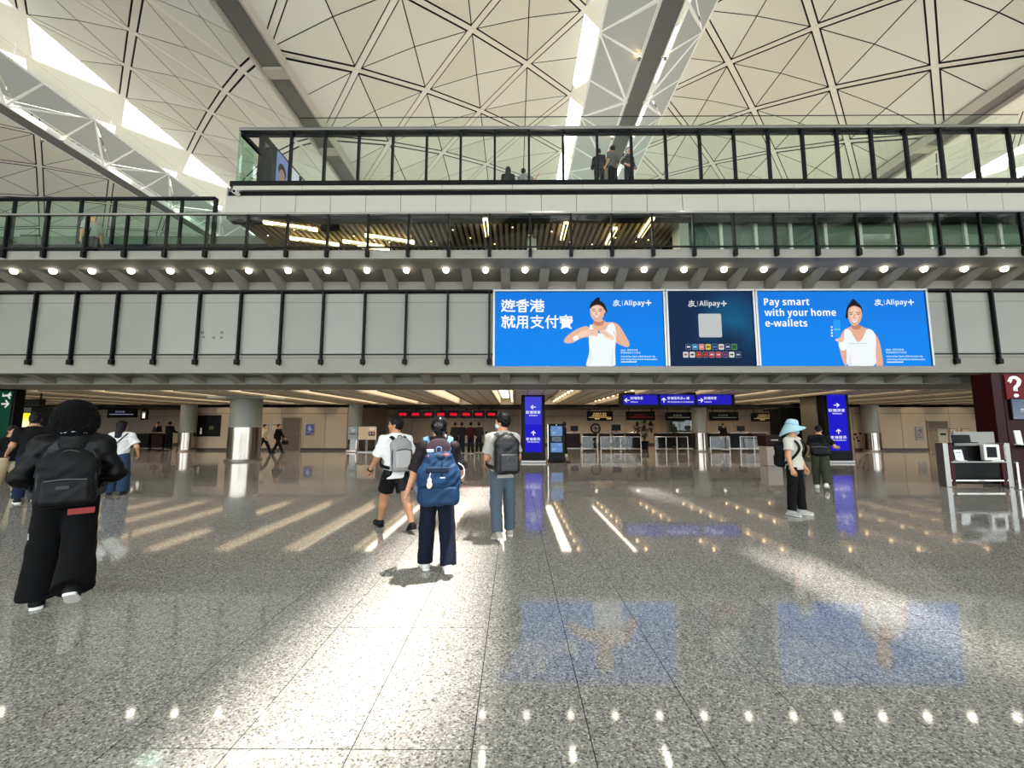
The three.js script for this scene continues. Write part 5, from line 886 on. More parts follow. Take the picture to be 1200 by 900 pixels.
// spec: height, pose angles in degrees (flex is forward), clothes; the figure faces +z before it is turned
function person(label, s, x, z, turn, y0 = 0, group) {
  const H = s.H, cell = s.cell || 0.011, hc = s.headCell || Math.min(cell * 0.5, 0.006), P = s.pose || {}, w = s.wide || 1;
  const lean = rad(P.lean || 0), J = {};
  J.pelvis = V(0, 0.515 * H, 0); const up = V(0, Math.cos(lean), Math.sin(lean)), fw = V(0, -Math.sin(lean), Math.cos(lean));
  const T = (h, dx = 0, dz = 0) => J.pelvis.clone().addScaledVector(up, (h - 0.515) * H).add(V(dx, 0, 0)).addScaledVector(fw, dz);
  J.neck = T(0.835, 0, -0.012); J.head = T(0.925, 0, 0.012 + 0.02 * (P.headFwd || 0));
  for (const [n, sd] of [['L', 1], ['R', -1]]) {
    const leg = P['leg' + n] || [0, 0], arm = P['arm' + n] || [0, 8, 10];
    const hip = V(sd * 0.052 * H, 0.5 * H, 0), spread = rad((leg[2] ?? 2)), t = limbDir(rad(leg[0]), spread, sd), knee = hip.clone().addScaledVector(t, 0.235 * H), sh = limbDir(rad(leg[0] - leg[1]), spread * 0.4, sd), ank = knee.clone().addScaledVector(sh, 0.228 * H);
    const footPitch = rad(leg[3] ?? 0), out = rad(leg[4] ?? 6) * sd, fd = V(Math.sin(out) * Math.cos(footPitch), -Math.sin(footPitch), Math.cos(out) * Math.cos(footPitch));
    Object.assign(J, { ['hip' + n]: hip, ['knee' + n]: knee, ['ank' + n]: ank, ['foot' + n]: fd });
    const shd = T(0.792, sd * 0.1 * H * w, -0.005), ua = limbDir(rad(arm[0]) + lean, rad(arm[1]), sd), elb = shd.clone().addScaledVector(ua, 0.168 * H);
    const inw = rad(arm[3] ?? 0), fa = limbDir(rad(arm[0] + arm[2]) + lean, rad(arm[1]) - inw, sd), wr = elb.clone().addScaledVector(fa, 0.142 * H);
    Object.assign(J, { ['sho' + n]: shd, ['elb' + n]: elb, ['wri' + n]: wr, ['fa' + n]: fa });
  }
  // drop the figure so that its lowest sole rests on the ground
  const soleY = (n) => { const a = J['ank' + n], f = J['foot' + n]; return Math.min(a.y - 0.075 + 0.0, a.y + f.y * 0.2 - 0.05, a.y - f.y * 0.06 - 0.075); };
  if (!P.noDrop) { const dy = -Math.min(soleY('L'), soleY('R')); for (const k in J) if (!/^(fa|foot)/.test(k)) J[k].y += dy; }
  const R = 0.01, hh = H / 1.7;
  // ---- body: one surface from torso, limbs, head and hands
  const bodyP = [cone(T2(0.55), T2(0.72), 0.125 * hh * w, 0.13 * hh * w, { flat: 0.66 }), cone(T2(0.72), T2(0.79), 0.13 * hh * w, 0.12 * hh * w, { flat: 0.62 }), cone(J.neck.clone().add(V(0, -0.03, 0)), J.head.clone().add(V(0, -0.03, -0.01)), 0.056 * hh, 0.052 * hh)];
  function T2(h) { return J.pelvis.clone().addScaledVector(up, (h - 0.515) * H); }
  for (const n of ['L', 'R']) {
    bodyP.push(cone(J['sho' + n], J['elb' + n], 0.05 * hh, 0.041 * hh), cone(J['elb' + n], J['wri' + n], 0.041 * hh, 0.027 * hh), cone(T2(0.83), J['sho' + n], 0.032 * hh, 0.042 * hh), cone(T2(0.77), J['sho' + n], 0.06 * hh, 0.046 * hh));
    const lg = (s.bottom?.hem ?? 0.96) > 0.5 ? 0.78 : 1; bodyP.push(cone(J['hip' + n], J['knee' + n], 0.085 * hh * lg, 0.056 * hh * lg), cone(J['knee' + n], J['knee' + n].clone().lerp(J['ank' + n], 0.35).add(V(0, 0, -0.012 * lg)), 0.054 * hh * lg, 0.056 * hh * lg), cone(J['knee' + n].clone().lerp(J['ank' + n], 0.35).add(V(0, 0, -0.012 * lg)), J['ank' + n], 0.056 * hh * lg, 0.036 * hh));
    bodyP.push(cone(J['ank' + n].clone().add(V(0, -0.035, 0)), J['ank' + n].clone().add(V(0, -0.036, 0)).addScaledVector(J['foot' + n], 0.1 * hh), 0.026, 0.018));
  }
  const geos = [sdf(bodyP, 0.045, cell)];
  // head in its own finer grid, facing +z
  const headM = new THREE.Matrix4().makeRotationFromEuler(new THREE.Euler(rad(P.nod || 0) , rad(P.look || 0), 0, 'YXZ')); const hs = hh * (s.head || 1); headM.scale(V(hs, hs, hs)); headM.setPosition(J.head.clone());
  const headP = [ball([0, 0.028, -0.012], 0.076, 0.088, 0.097), ball([0, -0.045, 0.028], 0.058, 0.062, 0.066, { k: 0.05 }), cone([0, -0.094, 0.062], [0, -0.096, 0.058], 0.024, 0.022, { k: 0.03 }), cone([0, 0.012, 0.086], [0, -0.026, 0.1], 0.009, 0.013, { k: 0.014 }), cone([-0.012, -0.03, 0.093], [0.012, -0.03, 0.093], 0.009, 0.009, { k: 0.012 }), cone([-0.04, 0.022, 0.07], [0.04, 0.022, 0.07], 0.014, 0.014, { k: 0.02 }),
    cone([-0.02, -0.058, 0.081], [0.02, -0.058, 0.081], 0.007, 0.007, { k: 0.008 }), cone([-0.017, -0.069, 0.079], [0.017, -0.069, 0.079], 0.007, 0.007, { k: 0.006 }), ball([0.077, -0.012, -0.008], 0.011, 0.032, 0.02, { k: 0.008 }), ball([-0.077, -0.012, -0.008], 0.011, 0.032, 0.02, { k: 0.008 }), cone([0, -0.05, -0.03], [0, -0.13, -0.03], 0.05, 0.05, { k: 0.03 }),
    ball([0.031, 0.0, 0.092], 0.017, 0.011, 0.014, { sub: 1, k: 0.012 }), ball([-0.031, 0.0, 0.092], 0.017, 0.011, 0.014, { sub: 1, k: 0.012 })];
  geos.push(sdf(headP, 0.03, hc).applyMatrix4(headM));
  // hands: palm of four bones, four bent fingers and a thumb
  for (const [n, sd] of [['L', 1], ['R', -1]]) {
    const d = J['fa' + n].clone(), pn = V(-sd, 0, 0).addScaledVector(d, sd * d.x).normalize(), side = d.clone().cross(pn).multiplyScalar(sd).normalize(); // side points to the thumb
    if (side.z < 0 && Math.abs(d.y) > 0.5) side.negate();
    const W = J['wri' + n], pr = [], hs2 = hh * 0.98, pt = (a, b, c) => W.clone().addScaledVector(d, a * hs2).addScaledVector(side, b * hs2).addScaledVector(pn, c * hs2), curl = P['curl' + n] ?? P.curl ?? 0.45;
    pr.push(cone(pt(-0.03, 0, 0), pt(0.02, 0, 0), 0.027, 0.024));
    [[0.026, 0.088, 0.078], [0.009, 0.092, 0.086], [-0.009, 0.088, 0.08], [-0.026, 0.08, 0.062]].forEach(([b, m, L], i) => {
      pr.push(cone(pt(0.0, b * 0.6, 0), pt(m, b, 0), 0.014, 0.0115)); let q = [m, 0], ang = 0.15; const B = b;
      for (const fr of [0.45, 0.3, 0.25]) { ang += curl * (i * 0.06 + 0.95); const e = [q[0] + Math.cos(ang) * L * fr, q[1] + Math.sin(ang) * L * fr]; pr.push(cone(pt(q[0], B, q[1]), pt(e[0], B, e[1]), 0.0092, 0.0082, { k: 0.006 })); q = e; }
    });
    pr.push(cone(pt(0.015, 0.02, 0.004), pt(0.055, 0.045, 0.014), 0.015, 0.0115), cone(pt(0.055, 0.045, 0.014), pt(0.09, 0.047, 0.028), 0.0105, 0.0085, { k: 0.006 }));
    geos.push(sdf(pr, 0.014, s.handCell || Math.max(0.0042, cell * 0.4)));
  }
  const M0 = mesh(numbered('person'), geos.map((g) => g), SKIN[s.skin || 'warm'], scene); M0.position.set(x, y0, z); M0.rotation.y = turn; tag(M0, label, 'person', group);
  // ---- clothes
  const top = s.top || {}, tr = (top.loose ?? 0.018), torso = [cone(T2(top.hem ? Math.max(top.hem + 0.07, 0.5) : 0.55), T2(0.72), (0.128 + (top.belly || 0)) * hh * w + tr, 0.133 * hh * w + tr, { flat: 0.68 }), cone(T2(0.72), T2(0.77), 0.133 * hh * w + tr, 0.112 * hh * w + tr * 0.6, { flat: 0.66 })];
  if (top.hem && top.hem < 0.53) torso.push(cone(T2(top.hem), T2(0.55), 0.13 * hh * w + tr * 1.5, 0.128 * hh * w + tr, { flat: 0.72 }));
  for (const n of ['L', 'R']) {
    const S0 = J['sho' + n], E0 = J['elb' + n], W0 = J['wri' + n], L = top.sleeve ?? 0.6; torso.push(cone(T2(0.838), S0, 0.036 * hh + tr * 0.2, 0.044 * hh + tr * 0.3), cone(T2(0.765), S0, 0.06 * hh + tr * 0.3, 0.046 * hh + tr * 0.3));
    if (L <= 1) { const e = S0.clone().lerp(E0, L + 0.15), c = S0.clone().lerp(E0, L), nn = E0.clone().sub(S0).normalize(); torso.push(cone(S0, e, 0.051 * hh + tr * 0.4, 0.052 * hh + tr * (top.flare ?? 1.1), { cut: [c.toArray(), nn.toArray()] })); }
    else { const f = L - 1, e = E0.clone().lerp(W0, f + 0.15), c = E0.clone().lerp(W0, f), nn = W0.clone().sub(E0).normalize(); torso.push(cone(S0, E0, 0.052 * hh + tr * 0.35, 0.046 * hh + tr * 0.6), cone(E0, e, 0.046 * hh + tr * 0.6, 0.036 * hh + tr * 0.6, { cut: [c.toArray(), nn.toArray()] })); }
  }
  torso.push(cone(J.neck.clone().add(V(0, -0.05, 0)), J.neck.clone().add(V(0, top.collar ?? 0.0, 0)), 0.075 * hh, 0.066 * hh, { sub: false }));
  const hemP = T2(top.hem ?? 0.52), neckP = J.neck.clone().add(V(0, (top.collar ?? 0) + 0.012, 0));
  mesh(top.name || 'shirt', sdf(torso, 0.05, cell, { noise: (top.wrinkle ?? 0.0035), freq: top.freq || 1, planes: [[hemP.toArray(), up.clone().negate().toArray()], [neckP.toArray(), V(0, 0.94, 0.34).toArray()]] }), cloth(top.color ?? 0xd8d8d4, top.rough), M0, top.label);
  const bt = s.bottom || {}, pr = bt.r || [0.1, 0.078, 0.07], legs = [], hemF = bt.hem ?? 0.96, planes = [];   // hem: share of the leg covered
  legs.push(cone(J.pelvis.clone().add(V(-0.045 * hh, 0.005, 0)), J.pelvis.clone().add(V(0.045 * hh, 0.005, 0)), 0.108 * hh + (bt.loose || 0), 0.108 * hh + (bt.loose || 0), { flat: 0.84 }), cone(T2(0.5), T2(0.575), 0.125 * hh * w, 0.126 * hh * w, { flat: 0.7 }));
  for (const n of ['L', 'R']) {
    const h = J['hip' + n], k = J['knee' + n], a = J['ank' + n].clone().add(V(0, -0.02, 0)).addScaledVector(J['foot' + n], 0.012);
    if (hemF < 0.5) { const c = h.clone().lerp(k, hemF * 2), nn = k.clone().sub(h).normalize(); legs.push(cone(h, h.clone().lerp(k, hemF * 2 + 0.12), pr[0] * hh, pr[1] * hh, { cut: [c.toArray(), nn.toArray()] })); }
    else { const t = (hemF - 0.5) * 2, c = k.clone().lerp(a, t), nn = a.clone().sub(k).normalize(); legs.push(cone(h, k, pr[0] * hh, pr[1] * hh), cone(k, k.clone().lerp(a, t + 0.2), pr[1] * hh, pr[2] * hh, { cut: [c.toArray(), nn.toArray()] })); }
  }
  mesh(bt.name || 'trousers', sdf(legs, 0.03, cell, { noise: bt.wrinkle ?? 0.003, freq: 0.8, planes: [[T2(0.575).toArray(), up.toArray()]] }), cloth(bt.color ?? 0x222222, bt.rough), M0, bt.label);
  // shoes with their soles
  const sh = s.shoes || {};
  for (const n of ['L', 'R']) {
    const a = J['ank' + n], f = J['foot' + n], sd = n === 'L' ? 1 : -1, rz = f.clone(), rx = V(0, 1, 0).cross(rz).normalize(), ry = rz.clone().cross(rx), m = new THREE.Matrix4().makeBasis(rx, ry, rz); m.setPosition(a.clone());
    const u = sdf([cone([0, -0.035, -0.035], [0, -0.035, 0.05], 0.042, 0.043), cone([0, -0.04, 0.05], [0.004 * sd, -0.048, 0.15], 0.043, 0.034), cone([0, -0.03, -0.02], [0, 0.005, -0.008], 0.044, 0.042)], 0.03, Math.max(cell * 0.6, 0.006), { planes: [[[0, 0.022, 0], [0, 1, 0.1]], [[0, -0.062, 0], [0, -1, 0]]] });
    const o = mesh('shoe', u.applyMatrix4(new THREE.Matrix4().makeScale(hh, hh, hh)).applyMatrix4(m), cloth(sh.color ?? 0x1a1a1a, 0.6), M0);
    const sp = new THREE.Shape(); sp.moveTo(-0.036, -0.07); sp.bezierCurveTo(-0.03, -0.09, 0.03, -0.09, 0.036, -0.07); sp.bezierCurveTo(0.034, 0.0, 0.048, 0.08, 0.046, 0.12); sp.bezierCurveTo(0.04, 0.2, -0.03, 0.2, -0.04, 0.12); sp.bezierCurveTo(-0.048, 0.08, -0.034, 0, -0.036, -0.07);
    const sg = new THREE.ExtrudeGeometry(sp, { depth: 0.016, bevelEnabled: true, bevelSize: 0.003, bevelThickness: 0.003, bevelSegments: 1, curveSegments: 8 }); sg.rotateX(Math.PI / 2); sg.translate(0, -0.056, 0); sg.scale(hh, hh, hh);
    mesh('sole', sg.applyMatrix4(m), cloth(sh.sole ?? 0xe8e6e0, 0.6), o);
  }
  // hair
  const hr = s.hair || {}, hk = hr.style || 'short', hp = [], v = hr.vol ?? 0.012;
  if (hk !== 'none') {
    hp.push(ball([0, 0.036, -0.018], 0.077 + v, 0.087 + v, 0.096 + v));
    if (hk === 'puffy') { hp.push(ball([0, 0.03, -0.045], 0.14, 0.135, 0.125), ball([0.085, -0.04, -0.03], 0.075, 0.115, 0.095), ball([-0.085, -0.04, -0.03], 0.075, 0.115, 0.095), ball([0, -0.075, -0.065], 0.125, 0.1, 0.085)); }
    if (hk === 'bowl') hp.push(ball([0, 0.0, -0.03], 0.088, 0.072, 0.088), cone([0, -0.03, -0.06], [0, -0.085, -0.05], 0.05, 0.046));
    if (hk === 'long') hp.push(cone([0, 0.0, -0.05], [0, -0.24, -0.1], 0.092, 0.07, { flat: 0.75 }), cone([0.06, -0.05, -0.03], [0.05, -0.22, -0.07], 0.04, 0.03), cone([-0.06, -0.05, -0.03], [-0.05, -0.22, -0.07], 0.04, 0.03));
    if (hk === 'short') hp.push(ball([0, -0.03, -0.045], 0.072, 0.06, 0.062));
    if (hk === 'bun') hp.push(ball([0, 0.0, -0.1], 0.05, 0.05, 0.045));
    const face = hk === 'short' ? [[[0, 0.04, 0.065], [0, -0.5, 0.86]], [[0, -0.075, -0.05], [0, -1, 0.0]], [[0, -0.005, 0.035], [0, -0.55, 0.83]]] : hk === 'bowl' ? [[[0, 0.02, 0.075], [0, -0.35, 0.93]], [[0, -0.02, 0.02], [0, -0.7, 0.7]]] : [[[0, 0.03, 0.07], [0, -0.25, 0.97]], [[0, -0.05, 0.02], [0, -0.15, 0.98]]];
    mesh(hr.name || 'hair', sdf(hp, 0.03, hc * 1.2, { noise: hr.noise ?? 0.004, freq: hr.freq || 2.2, planes: face }).applyMatrix4(headM), cloth(hr.color ?? 0x0f0d0c, hr.rough ?? 0.5), M0);
  }
  if (s.face !== false) { const e = mesh('eyes', [-1, 1].map((q) => new THREE.SphereGeometry(0.0125, 12, 10).translate(q * 0.031, 0.001, 0.078)).concat([-1, 1].map((q) => bx(0.034, 0.007, 0.012, q * 0.032, 0.026, 0.083))).map((g) => g.applyMatrix4(headM)), cloth(0x1b1512, 0.3), M0); }
  if (s.mask) mesh('mask', sdf([ball([0, -0.055, 0.045], 0.064, 0.052, 0.062)], 0.01, hc, { planes: [[[0, -0.02, 0], [0, 1, -0.25]], [[0, 0, 0.01], [0, 0, -1]]] }).applyMatrix4(headM), cloth(s.mask, 0.8), M0);
  // a frame for what the figure wears on its back: origin between the shoulder blades
  const back = new THREE.Matrix4().makeBasis(V(1, 0, 0), up, fw); back.setPosition(T2(0.7).addScaledVector(fw, -0.68 * (0.133 * hh * w + tr) + 0.012));
  M0.updateMatrixWorld();
  return { body: M0, J, back: new THREE.Matrix4().multiplyMatrices(M0.matrixWorld, back), headM, T2, fw, up, hh, tr };
}
function onBack(name, label, cat, fig) { const t = thing(name, label, cat); fig.back.decompose(t.position, t.quaternion, t.scale); return t; }
function ribbon(pts, w, th, nrm) {   // a flat strap along a curve; nrm(t) gives its outward face
  const c = new THREE.CatmullRomCurve3(pts.map((p) => V(...p))), n = pts.length * 6, pos = [], idx = [];
  for (let i = 0; i <= n; i++) { const t = i / n, p = c.getPointAt(t), d = c.getTangentAt(t), o = V(...nrm(p)), s = d.clone().cross(o).normalize().multiplyScalar(w / 2), q = s.clone().cross(d).normalize().multiplyScalar(th / 2); for (const [a, b] of [[1, 1], [-1, 1], [-1, -1], [1, -1]]) { const v = p.clone().addScaledVector(s, a).addScaledVector(q, b); pos.push(v.x, v.y, v.z); } }
  for (let i = 0; i < n; i++) for (let k = 0; k < 4; k++) { const a = i * 4 + k, b = i * 4 + (k + 1) % 4; idx.push(a, b, b + 4, a, b + 4, a + 4); }
  idx.push(0, 2, 1, 0, 3, 2); const e = n * 4; idx.push(e, e + 1, e + 2, e, e + 2, e + 3);
  const g = new THREE.BufferGeometry(); g.setAttribute('position', new THREE.Float32BufferAttribute(pos, 3)); g.setAttribute('uv', new THREE.Float32BufferAttribute(new Float32Array(pos.length / 3 * 2), 2)); g.setIndex(idx); const r = g.toNonIndexed(); r.computeVertexNormals(); return r;
}
// straps run from the pack's top over the shoulders, down the chest side and back under the arms
function straps(t, w, mat, o = {}) {
  const sx = o.x ?? 0.1, top = o.top ?? 0.1, depth = o.depth ?? 0.3, low = o.low ?? -0.25, sh = o.sh ?? 0.165;
  for (const s of [-1, 1]) mesh('strap', ribbon([[s * sx * 0.55, top - 0.04, -0.03], [s * sx * 0.85, top + 0.03, 0.0], [s * sx * 1.15, sh, 0.09], [s * sx * 1.25, sh - 0.03, depth * 0.62], [s * sx * 1.3, sh - 0.14, depth * 0.78], [s * (sx * 1.35 + 0.03), low + 0.16, depth * 0.62], [s * (sx * 1.4 + 0.07), low + 0.05, depth * 0.28], [s * sx * 1.3, low, -0.02]], w, 0.012, (p) => [s * 0.4, 0.4 + p.y * 2, p.z - depth * 0.35]), mat, t);
  mesh('grab_loop', tube([[-0.03, top, -0.05], [-0.02, top + 0.05, -0.045], [0.02, top + 0.05, -0.045], [0.03, top, -0.05]], 0.007, 6), mat, t);
}
// ---------------------------------------------------------------- the people in the hall
const AWAY = Math.PI;
const spot = (px, py) => floorAt(px, py);
{ // person with puffy hair, nearest on the left
  const p = spot(66, 709), f = person('person with puffy black hair in a black jacket and wide black trousers walking away', {
    H: 1.7, wide: 1.06, cell: 0.009, skin: 'fair', pose: { lean: 2, legL: [6, 4, 3, 0], legR: [-16, 34, 2, 30], armL: [-6, 20, 70, 42], armR: [-6, 20, 70, 42], look: -14 },
    top: { name: 'jacket', color: 0x060607, rough: 0.5, sleeve: 1.97, hem: 0.49, loose: 0.04, wrinkle: 0.008, collar: 0.03 }, bottom: { color: 0x040405, r: [0.11, 0.105, 0.135], hem: 0.97, loose: 0.01, rough: 0.9 }, shoes: { color: 0x101012, sole: 0xe6e4de }, hair: { style: 'puffy', noise: 0.004, freq: 5.5, color: 0x030303, rough: 0.95 } }, p.x, p.z, AWAY + 0.76);
  mesh('shirt_collar', ribbon([[-0.08, 1.462, -0.075], [0, 1.475, -0.1], [0.08, 1.462, -0.075]], 0.03, 0.008, (q) => [q.x, 0.1, -1]), cloth(0xa9adbb, 0.7), f.body, 'pale collar band');
  mesh('hem_patch', rbx(0.16, 0.05, 0.01, 0.004, -0.1, 0.795, -0.2), cloth(0x8e3d3a, 0.8), f.body, 'dull red strip below the jacket'); mesh('leg_label', bx(0.008, 0.05, 0.05, 0.198, 0.6, -0.0), cloth(0xbfc1c4, 0.8), f.body, 'small white square label');
  const b = onBack('backpack', 'large rounded black backpack on the person with puffy hair', 'backpack', f), bm = cloth(0x0e0f11, 0.6), b2 = cloth(0x131416, 0.55), mt = cloth(0x2e3034, 0.7); b.scale.setScalar(0.86); b.translateY(-0.07);
  mesh('pack_body', sdf([boxP([0, -0.11, -0.1], 0.21, 0.23, 0.095, 0.07), ball([0, 0.07, -0.1], 0.16, 0.16, 0.085, { k: 0.1 })], 0.06, 0.009, { noise: 0.004 }), bm, b);
  mesh('front_pocket', sdf([boxP([0, -0.19, -0.19], 0.17, 0.12, 0.045, 0.04)], 0.03, 0.009, { noise: 0.003 }), b2, b); mesh('zip', tube([[-0.14, -0.085, -0.235], [0, -0.075, -0.245], [0.14, -0.085, -0.235]], 0.006, 6), cloth(0x55575b, 0.4), b); mesh('zip', tube([[-0.19, -0.2, -0.16], [-0.17, 0.05, -0.17], [0, 0.2, -0.15], [0.17, 0.05, -0.17], [0.19, -0.2, -0.16]], 0.006, 6), cloth(0x3e4044, 0.4), b);
  mesh('tag_patch', rbx(0.09, 0.03, 0.008, 0.003, 0.02, -0.15, -0.238), cloth(0x3a3c40, 0.5), b); straps(b, 0.075, mt, { x: 0.14, top: 0.17, depth: 0.36, sh: 0.33 });
  mesh('side_strap', [ribbon([[-0.15, 0.2, -0.06], [-0.19, 0.1, -0.12], [-0.21, -0.05, -0.13]], 0.05, 0.008, () => [-1, 0.2, -0.4]), ribbon([[0.15, 0.2, -0.06], [0.19, 0.1, -0.12], [0.21, -0.05, -0.13]], 0.05, 0.008, () => [1, 0.2, -0.4])], mt, b);
}
{ // man in black behind
  const p = spot(30, 588); person('person in a black tee and dark jeans half hidden behind the puffy-haired walker', { H: 1.76, wide: 1.1, cell: 0.013, skin: 'tan', pose: { legL: [-6, 6], legR: [10, 6], armL: [10, 12, 40], armR: [8, 12, 30] }, top: { color: 0x0b0b0c, sleeve: 0.7, hem: 0.47, loose: 0.025 }, bottom: { color: 0x182236, r: [0.1, 0.085, 0.08] }, shoes: { color: 0x1b1b1c }, hair: {} }, p.x, p.z, AWAY + 0.9);
  const q = spot(-16, 583); person('dark topped person in beige trousers cut off by the left edge', { H: 1.5, cell: 0.014, skin: 'tan', pose: { legL: [14, 8], legR: [-12, 8], armL: [20, 8, 30], armR: [-16, 8, 20] }, top: { color: 0x121213, sleeve: 0.8, hem: 0.48, loose: 0.03 }, bottom: { color: 0xa8977a, r: [0.11, 0.1, 0.09] }, shoes: { color: 0x2a2623 }, hair: {} }, q.x, q.z - 0.3, AWAY / 2);
}
{ // woman in a white tee
  const p = spot(136, 580), f = person('woman with long black hair in a white tee and wide blue jeans standing', { H: 1.6, cell: 0.012, skin: 'fair', pose: { legL: [2, 2, 4], legR: [-3, 3, 4], armL: [8, 10, 55, 20], armR: [0, 24, 40, 24], look: -30 }, top: { color: 0xd4d3cf, sleeve: 0.75, hem: 0.53, loose: 0.04, flare: 1.3, wrinkle: 0.006 }, bottom: { color: 0x22344c, r: [0.1, 0.1, 0.115], hem: 0.98 }, shoes: { color: 0x141416, sole: 0x2a2a2c }, hair: { style: 'long', color: 0x0b0908 } }, p.x, p.z, AWAY + 0.5);
  const b = onBack('shoulder_bag', 'black bag strap and small bag slung across the woman in the white tee', 'bag', f); mesh('strap', ribbon([[-0.12, 0.2, 0.02], [-0.06, 0.1, -0.075], [0.04, -0.04, -0.085], [0.14, -0.2, -0.04], [0.18, -0.26, 0.06]], 0.025, 0.008, (q) => [q.x * 2, 0, -1]), cloth(0x0c0c0d, 0.6), b); mesh('bag_body', rbx(0.08, 0.14, 0.2, 0.03, 0.2, -0.32, 0.12), cloth(0x0c0c0d, 0.6), b);
}
{ // man in white tee and shorts, seen from his left side
  const p = spot(462, 620), f = person('man in a long white tee and black shorts striding left', { H: 1.69, wide: 1.1, cell: 0.009, headCell: 0.0045, skin: 'tan', pose: { lean: 5, legL: [26, 10, 2, -6, 4], legR: [-22, 12, 2, 16, 4], armL: [12, 12, 22], armR: [-22, 12, 20], curl: 0.75, look: 52 }, top: { color: 0xdad9d5, sleeve: 0.86, hem: 0.455, loose: 0.03, flare: 1.2, wrinkle: 0.006 }, bottom: { name: 'shorts', color: 0x0b0b0c, r: [0.115, 0.118, 0.1], hem: 0.36, rough: 0.5 }, shoes: { color: 0x0c0c0d, sole: 0x141415 }, hair: { style: 'short', color: 0x0d0b0a } }, p.x, p.z, AWAY + 0.68);
  const w = f.J.wriL; mesh('wrist_strap', new THREE.TorusGeometry(0.031, 0.011, 8, 20).applyQuaternion(new THREE.Quaternion().setFromUnitVectors(V(0, 0, 1), f.J.faL)).translate(w.x, w.y, w.z), cloth(0x101011, 0.5), f.body);
  const b = onBack('backpack', 'grey backpack with black straps on the man in the long white tee', 'backpack', f), gm = cloth(0x8b8b89, 0.75), g2 = cloth(0xa09f9c, 0.7), kb = cloth(0x121213, 0.6);
  mesh('pack_body', sdf([boxP([0, -0.1, -0.085], 0.15, 0.22, 0.075, 0.06), ball([0, 0.06, -0.08], 0.125, 0.12, 0.07, { k: 0.08 })], 0.05, 0.009, { noise: 0.003 }), gm, b); mesh('front_pocket', sdf([boxP([0, -0.14, -0.155], 0.115, 0.13, 0.035, 0.03)], 0.02, 0.009), g2, b); mesh('piping', [tube([[-0.14, -0.28, -0.12], [-0.14, 0.0, -0.13], [0, 0.16, -0.12], [0.14, 0.0, -0.13], [0.14, -0.28, -0.12]], 0.007, 6), tube([[-0.11, -0.02, -0.185], [0, 0.0, -0.19], [0.11, -0.02, -0.185]], 0.006, 6)], kb, b); mesh('top_flap', sdf([ball([0, 0.12, -0.09], 0.1, 0.04, 0.06)], 0.02, 0.009), kb, b); straps(b, 0.05, kb, { x: 0.115, top: 0.15, depth: 0.34, sh: 0.2, low: -0.26 });
}
